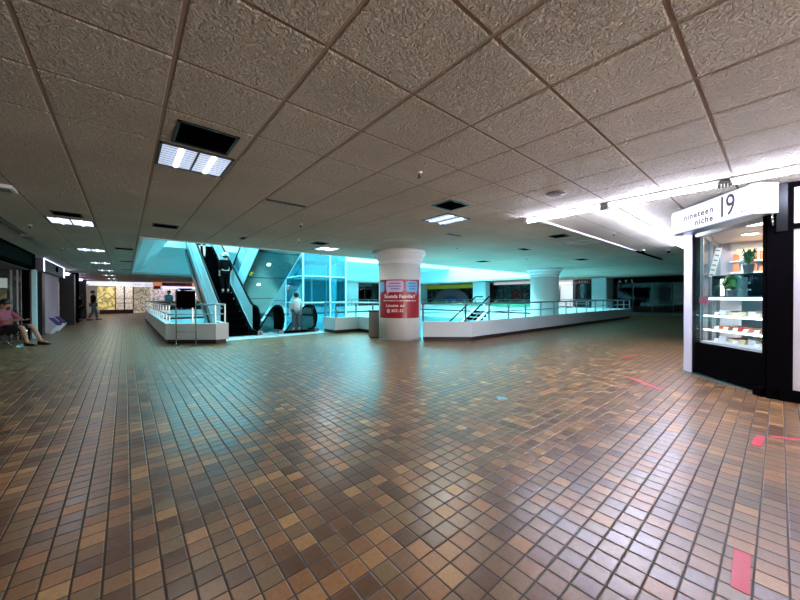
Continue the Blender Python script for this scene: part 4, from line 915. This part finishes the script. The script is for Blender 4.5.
def person(loc,rz,label,J,top,bottom,skin='pale',hair='hair',shoe='shoe',sleeve=.5,legs_cov=1.0,longhair=False,cap=None):
    """J: joints in local coordinates, facing +Y"""
    root=bpy.data.objects.new('person',None); C.objects.link(root); root.location=loc; root.rotation_euler=(0,0,rz); tag(root,label,'person')
    V=[];E=[];Rr=[]; idx={}
    def add(n,p,r,par=None):
        idx[n]=len(V); V.append(Vector(p)); Rr.append(r)
        if par: E.append((idx[par],idx[n]))
    j={k:Vector(v) for k,v in J.items()}
    add('pelvis',j['pelvis'],(.13,.10)); sp=j['chest']-j['pelvis']
    add('waist',j['pelvis']+sp*.45,(.115,.09),'pelvis'); add('chest',j['chest'],(.14,.105),'waist'); add('neckb',j['chest']+(j['neck']-j['chest'])*.75,(.07,.06),'chest'); add('neck',j['neck'],.05,'neckb'); hd=(j['head']-j['neck'])
    add('jaw',j['neck']+hd*.45,.06,'neck'); add('head',j['head'],(.080,.095),'jaw'); add('crown',j['head']+hd.normalized()*.07,.07,'head')
    for s in 'LR':
        add('sh'+s,j['sh'+s],.055,'neckb' if False else 'chest'); add('el'+s,j['el'+s],.040,'sh'+s); add('wr'+s,j['wr'+s],.027,'el'+s); add('ha'+s,j['wr'+s]+(j['ha'+s]-j['wr'+s])*.6,(.036,.02),'wr'+s)
        add('hi'+s,j['hi'+s],.085,'pelvis'); add('th'+s,(j['hi'+s]+j['kn'+s])/2,.076,'hi'+s); add('kn'+s,j['kn'+s],.055,'th'+s); add('ca'+s,j['kn'+s]+(j['an'+s]-j['kn'+s])*.35,.056,'kn'+s); add('an'+s,j['an'+s],.036,'ca'+s); add('to'+s,j['to'+s]*.8+j['an'+s]*.2,.035,'an'+s)
    body=skin_mesh('body',V,E,Rr,MT[skin],root,2)
    mb=MB()
    for s in 'LR':   # fingers and thumb
        w,h=j['wr'+s],j['ha'+s]; dr=(h-w).normalized(); side=dr.cross(Vector((0,0,1))); side=side.normalized() if side.length>.2 else Vector((1,0,0)); nrm=side.cross(dr).normalized(); base=w+(h-w)*.75
        for k,(o_,L) in enumerate(((-.03,.06),(-.01,.075),(.01,.07),(.028,.055))):
            a=base+side*o_; b=a+dr*L*.5-nrm*.006; c=b+dr*L*.4-nrm*.022; mb.tube([a,b,c],[.009,.008,.006],6)
        a=w+(h-w)*.4+side*.03; mb.tube([a,a+side*.022+dr*.025,a+side*.025+dr*.05-nrm*.01],[.011,.009,.007],6)
    f=(Vector((0,1,0)) if 'face' not in J else j['face']).normalized(); up=hd.normalized(); rt=f.cross(up).normalized(); hc=j['head']
    mb.tube([hc+f*.085+up*.01,hc+f*.108-up*.02,hc+f*.09-up*.03],[.010,.014,.010],6)        # nose
    for q in (-1,1): mb.sph(hc+rt*q*.08,.022,(.5,1,1.4),8,6)                                    # ears
    join_geo(body,mb)
    mb=MB()
    for q in (-1,1): mb.sph(hc+rt*q*.032+f*.082+up*.008,.0075,n=8,m=6)
    mb.build('eyes',MT['wrap'],body)
    mb=MB(); mb.tube([hc+f*.083-up*.05+rt*-.022,hc+f*.090-up*.052,hc+f*.083-up*.05+rt*.022],[.004,.006,.004],6); mb.build('mouth',MT['rpack'],body)
    # hair: shell on crown and back
    mb=MB(); mb.sph(hc+up*.045-f*.034,.102,(.95,1.0,.98),16,10)
    if longhair: mb.sph(hc-up*.05-f*.06,.085,(1,.8,1.5),12,8)
    o_=mb.build('hair',MT[hair],root,smooth=True)
    if cap:
        mb=MB(); mb.lathe([(.19,0.0),(.20,.005),(.125,.02),(.12,.09),(.09,.13),(.02,.145)],tuple(hc+up*.03),20); mb.build('sun_hat',MT[cap],root,smooth=True)
    # shirt
    V=[];E=[];Rr=[];idx.clear()
    add('p',j['pelvis']+sp*.02,(.155,.125)); add('w',j['pelvis']+sp*.45,(.135,.11),'p'); add('c',j['chest'],(.158,.122),'w'); add('n',j['chest']+(j['neck']-j['chest'])*.72,(.085,.07),'c')
    for s in 'LR': add('s'+s,j['sh'+s],.068,'c'); add('e'+s,j['sh'+s]+(j['el'+s]-j['sh'+s])*min(1,sleeve*1.0),.056,'s'+s)
    if sleeve>1:
        for s in 'LR': add('f'+s,j['el'+s]+(j['wr'+s]-j['el'+s])*(sleeve-1),.042,'e'+s)
    skin_mesh('shirt',V,E,Rr,MT[top],root,2)
    V=[];E=[];Rr=[];idx.clear()
    add('p',j['pelvis'],(.145,.12))
    for s in 'LR':
        add('h'+s,j['hi'+s],.098,'p'); add('t'+s,(j['hi'+s]+j['kn'+s])/2,.09,'h'+s); add('k'+s,j['hi'+s]+(j['kn'+s]-j['hi'+s])*min(1,legs_cov*1.0+.0),.074,'t'+s)
        if legs_cov>1: add('a'+s,j['kn'+s]+(j['an'+s]-j['kn'+s])*(legs_cov-1),.058,'k'+s)
    skin_mesh('trousers',V,E,Rr,MT[bottom],root,2)
    for s in 'LR':
        a,t_=j['an'+s],j['to'+s]; dd=(t_-a); dd.z=0; dd=dd.normalized(); sd_=Vector((-dd.y,dd.x,0)); zb=min(a.z,t_.z)-.035
        mb=MB(); c=(a+t_)/2; 
        prof=[(-.5,.035,.09),(-.25,.042,.085),(.1,.046,.07),(.35,.048,.05),(.52,.035,.03)]; rs=[]
        L=.26; o0=a-dd*.06
        for u,wd,hh in prof:
            p=o0+dd*((u+.5)*L); p.z=zb
            rs.append([mb.bm.verts.new(p+sd_*x*wd+Vector((0,0,z*hh))) for x,z in ((-1,0),(1,0),(.95,.6),(.4,1),(-.4,1),(-.95,.6))])
        for A,B in zip(rs,rs[1:]):
            for k in range(6): mb.f([A[k],A[(k+1)%6],B[(k+1)%6],B[k]])
        mb.f(rs[0][::-1]); mb.f(rs[-1]); mb.build('shoe',MT[shoe],root,smooth=True)
    return root
def stand(h=1.65,stride=0.0,arm=0.0,elbow=None):
    k=h/1.65
    J=dict(pelvis=(0,0,.93),chest=(0,.01,1.27),neck=(0,.01,1.43),head=(0,.02,1.555),
      shL=(-.17,0,1.37),elL=(-.21,-.03+arm*.5,1.10),wrL=(-.20,.05+arm,.88),haL=(-.195,.07+arm*1.1,.79),
      shR=(.17,0,1.37),elR=(.21,-.03-arm*.3,1.10),wrR=(.20,.03-arm*.4,.87),haR=(.195,.04-arm*.4,.78),
      hiL=(-.09,0,.88),knL=(-.095,.03+stride*.5,.48),anL=(-.095,-.02+stride,.075),toL=(-.10,.14+stride,.035),
      hiR=(.09,0,.88),knR=(.095,.02-stride*.3,.48),anR=(.095,-.02-stride,.075),toR=(.10,.14-stride,.035))
    return {a:(v[0]*k,v[1]*k,v[2]*k) for a,v in J.items()}
# seated person at the left edge, reading, legs stretched forward
SJ=dict(pelvis=(0,0,.42),chest=(0,-.10,.76),neck=(0,-.08,.93),head=(0,-.01,1.05),face=(0,1,-.35),
 shL=(-.17,-.09,.87),elL=(-.22,.10,.66),wrL=(-.12,.32,.66),haL=(-.08,.40,.68),
 shR=(.17,-.09,.87),elR=(.22,.10,.66),wrR=(.12,.32,.66),haR=(.08,.40,.68),
 hiL=(-.10,.02,.42),knL=(-.12,.46,.50),anL=(-.12,.66,.09),toL=(-.13,.84,.04),
 hiR=(.10,.02,.42),knR=(.11,.44,.48),anR=(.12,.56,.08),toR=(.12,.74,.04))
FWD=math.radians(-125)   # local +Y turns to this heading offset
seat_loc=(-2.30,12.7,0)
hx,hy=math.cos(math.radians(-32)),math.sin(math.radians(-32))   # heading in the room
rz=math.atan2(hy,hx)-PI/2
person(seat_loc,rz,'person in a pink shirt and dark shorts sitting with a phone at the left edge',SJ,'pink','shorts','skin',sleeve=1.0,legs_cov=.95)
# lounge chair under that person
ch=bpy.data.objects.new('folding_chair',None); C.objects.link(ch); ch.location=seat_loc; ch.rotation_euler=(0,0,rz); tag(ch,'metal framed folding chair under the seated person in pink','chair')
def cpart(name,m,fn,smooth=False):
    mb=MB(); fn(mb); o=mb.build(name,m,ch,smooth=smooth); return o
for s in (-1,1):
    cpart('leg',MT['chrome'],lambda mb:mb.tube([(s*.25,-.30,.62),(s*.25,.34,.012)],.014,8)); cpart('leg',MT['chrome'],lambda mb:mb.tube([(s*.235,.24,.36),(s*.235,-.30,.012)],.014,8))
    cpart('back_frame',MT['chrome'],lambda mb:mb.tube([(s*.23,-.14,.30),(s*.23,-.36,.86)],.013,8))
cpart('seat',MT['dcloth'],lambda mb:mb.obox((0,.05,.30),(.23,0,0),(0,.22,.015),(0,0,.012)))
cpart('backrest',MT['dcloth'],lambda mb:mb.obox((0,-.285,.64),(.22,0,0),(0,-.075,.19),(0,.012,.005)))
cpart('cross_bar',MT['chrome'],lambda mb:mb.tube([(-.25,.33,.02),(.25,.33,.02)],.011,8))
M=Matrix.Translation(seat_loc)@Matrix.Rotation(rz,4,'Z')
mb=MB(); mb.obox(M@Vector((0,.43,.70)),M.to_3x3()@Vector((.04,0,0)),M.to_3x3()@Vector((0,.06,.03)),M.to_3x3()@Vector((0,-.002,.004))); tag(mb.build('phone',MT['blk'],loc=tuple(M@Vector((0,.43,.7)))),'dark phone held by the seated person in pink','phone')
# walking person in the corridor
person((-1.35,24.6,0),math.radians(-70),'dark clothed person walking at the end of the left corridor',stand(1.6,.22,.18),'dcloth','jean','skin',sleeve=1.8,legs_cov=1.9)
# person beside, standing next to the black post
person((-1.85,24.0,0),math.radians(112),'person in dark clothes standing against the shop left of the walker',stand(1.35,.02,.05),'dcloth','dcloth','skin',sleeve=1.6,legs_cov=1.9)
# person stepping onto the down escalator
person((4.72,11.35,-.02),math.radians(8),'person in a light patterned shirt stepping onto the down escalator',stand(1.36,.08,.12),'wshirt','jean','pale',sleeve=.7,legs_cov=1.8)
# riders on the up escalator
def ez(y): return SL*(math.floor((y-11.5)/.4)*.4)
person((2.62,16.75,ez(16.75)),0,'upper rider on the up escalator with bare pale calves',stand(1.62,.03,.02),'dcloth','shorts','pale',sleeve=.7,legs_cov=.9)
person((3.0,14.1,ez(14.1)),0,'lower rider on the up escalator in black with a white sun hat',stand(1.52,.02,.04),'dcloth','dcloth','pale',sleeve=1.6,legs_cov=1.8,cap='hat')
# two people sitting behind the left parapet
person((2.02,24.0,0),math.radians(150),'person in a teal top standing behind the left parapet, nearer the corridor',stand(1.62,.02,.10),'teal','shorts','skin',sleeve=.9,legs_cov=1.8)
person((2.75,24.2,0),math.radians(190),'person in a light blue shirt standing behind the left parapet beside the sign board',stand(1.72,.03,.16),'bshirt','shorts','skin',sleeve=.9,legs_cov=1.8)

# ================================================================= LIGHTS
def area(name,loc,size,size_y,power,col,rot=(0,0,0)):
    l=bpy.data.lights.new(name,'AREA'); l.shape='RECTANGLE'; l.size=size; l.size_y=size_y; l.energy=power; l.color=col
    o=bpy.data.objects.new(name,l); C.objects.link(o); o.location=loc; o.rotation_euler=rot; return o
CY_=(.40,.92,1.0)
area('skylight_lamp',(11,15,UZ-.1),18,11,7000,CY_)
area('lower_hall_lamp',(11,14,-.75),12,8,900,CY_)
for k,(x,y) in enumerate(TROFF):
    if 'unlit' in desc[k]: continue
    area('troffer_lamp',(x,y,H-.03),.5,.5,8 if x<0 else (26 if x>3 else 14),(.94,.94,1.0) if x<0 else (1.0,.95,.88))
area('kiosk_lamp',(8.6,-.2,2.36),2.4,1.4,150,(1,.97,.93))
area('ceiling_fill_lamp',(3.0,-6.6,.9),3.2,1.6,430,(1.0,.90,.82),(math.radians(100),0,0))  # added fill behind the viewer, tilted up to brighten the ceiling
area('far_shop_lamp',(-.2,34.5,2.3),3,.6,14,(1,.95,.9))
area('stall_lamp',(3.6,33.4,2.2),3,.6,18,(1,.95,.95))
area('white_shop_fill',(25.0,11.2,2.4),.6,2,120,(1,1,1))  # added fill before the shop front to brighten it
w=bpy.data.worlds.new('world'); bpy.context.scene.world=w; w.use_nodes=True
w.node_tree.nodes['Background'].inputs[0].default_value=(1.0,.92,.82,1); w.node_tree.nodes['Background'].inputs[1].default_value=.95

# ================================================================= CAMERA
f=323.07; pitch,roll,yaw=-.0075836,-.0025942,.7047816
cp,sp_=math.cos(pitch),math.sin(pitch);cr,sr=math.cos(roll),math.sin(roll);cy,sy=math.cos(yaw),math.sin(yaw)
Ym=Matrix(((cy,-sy,0),(sy,cy,0),(0,0,1)));Pm=Matrix(((1,0,0),(0,cp,sp_),(0,-sp_,cp)));Qm=Matrix(((cr,0,sr),(0,1,0),(-sr,0,cr)))
Mw=Qm@Pm@Ym
rt,fw,upv=Mw[0],Mw[1],Mw[2]
cam=bpy.data.cameras.new('camera'); co=bpy.data.objects.new('camera',cam); C.objects.link(co)
m4=Matrix.Identity(4)
for i in range(3): m4[i][0]=rt[i]; m4[i][1]=upv[i]; m4[i][2]=-fw[i]
m4.translation=Vector((0,0,1.2)); co.matrix_world=m4
cam.sensor_width=36; cam.lens=f/800*36; cam.clip_start=.02; cam.clip_end=200
bpy.context.scene.camera=co
for o in bpy.data.objects:
    if '_b' in o: del o['_b']
sc=bpy.context.scene; sc.view_settings.view_transform='Standard'; sc.view_settings.look='None'; sc.view_settings.gamma=1; sc.view_settings.exposure=0.14; sc.view_settings.use_curve_mapping=False
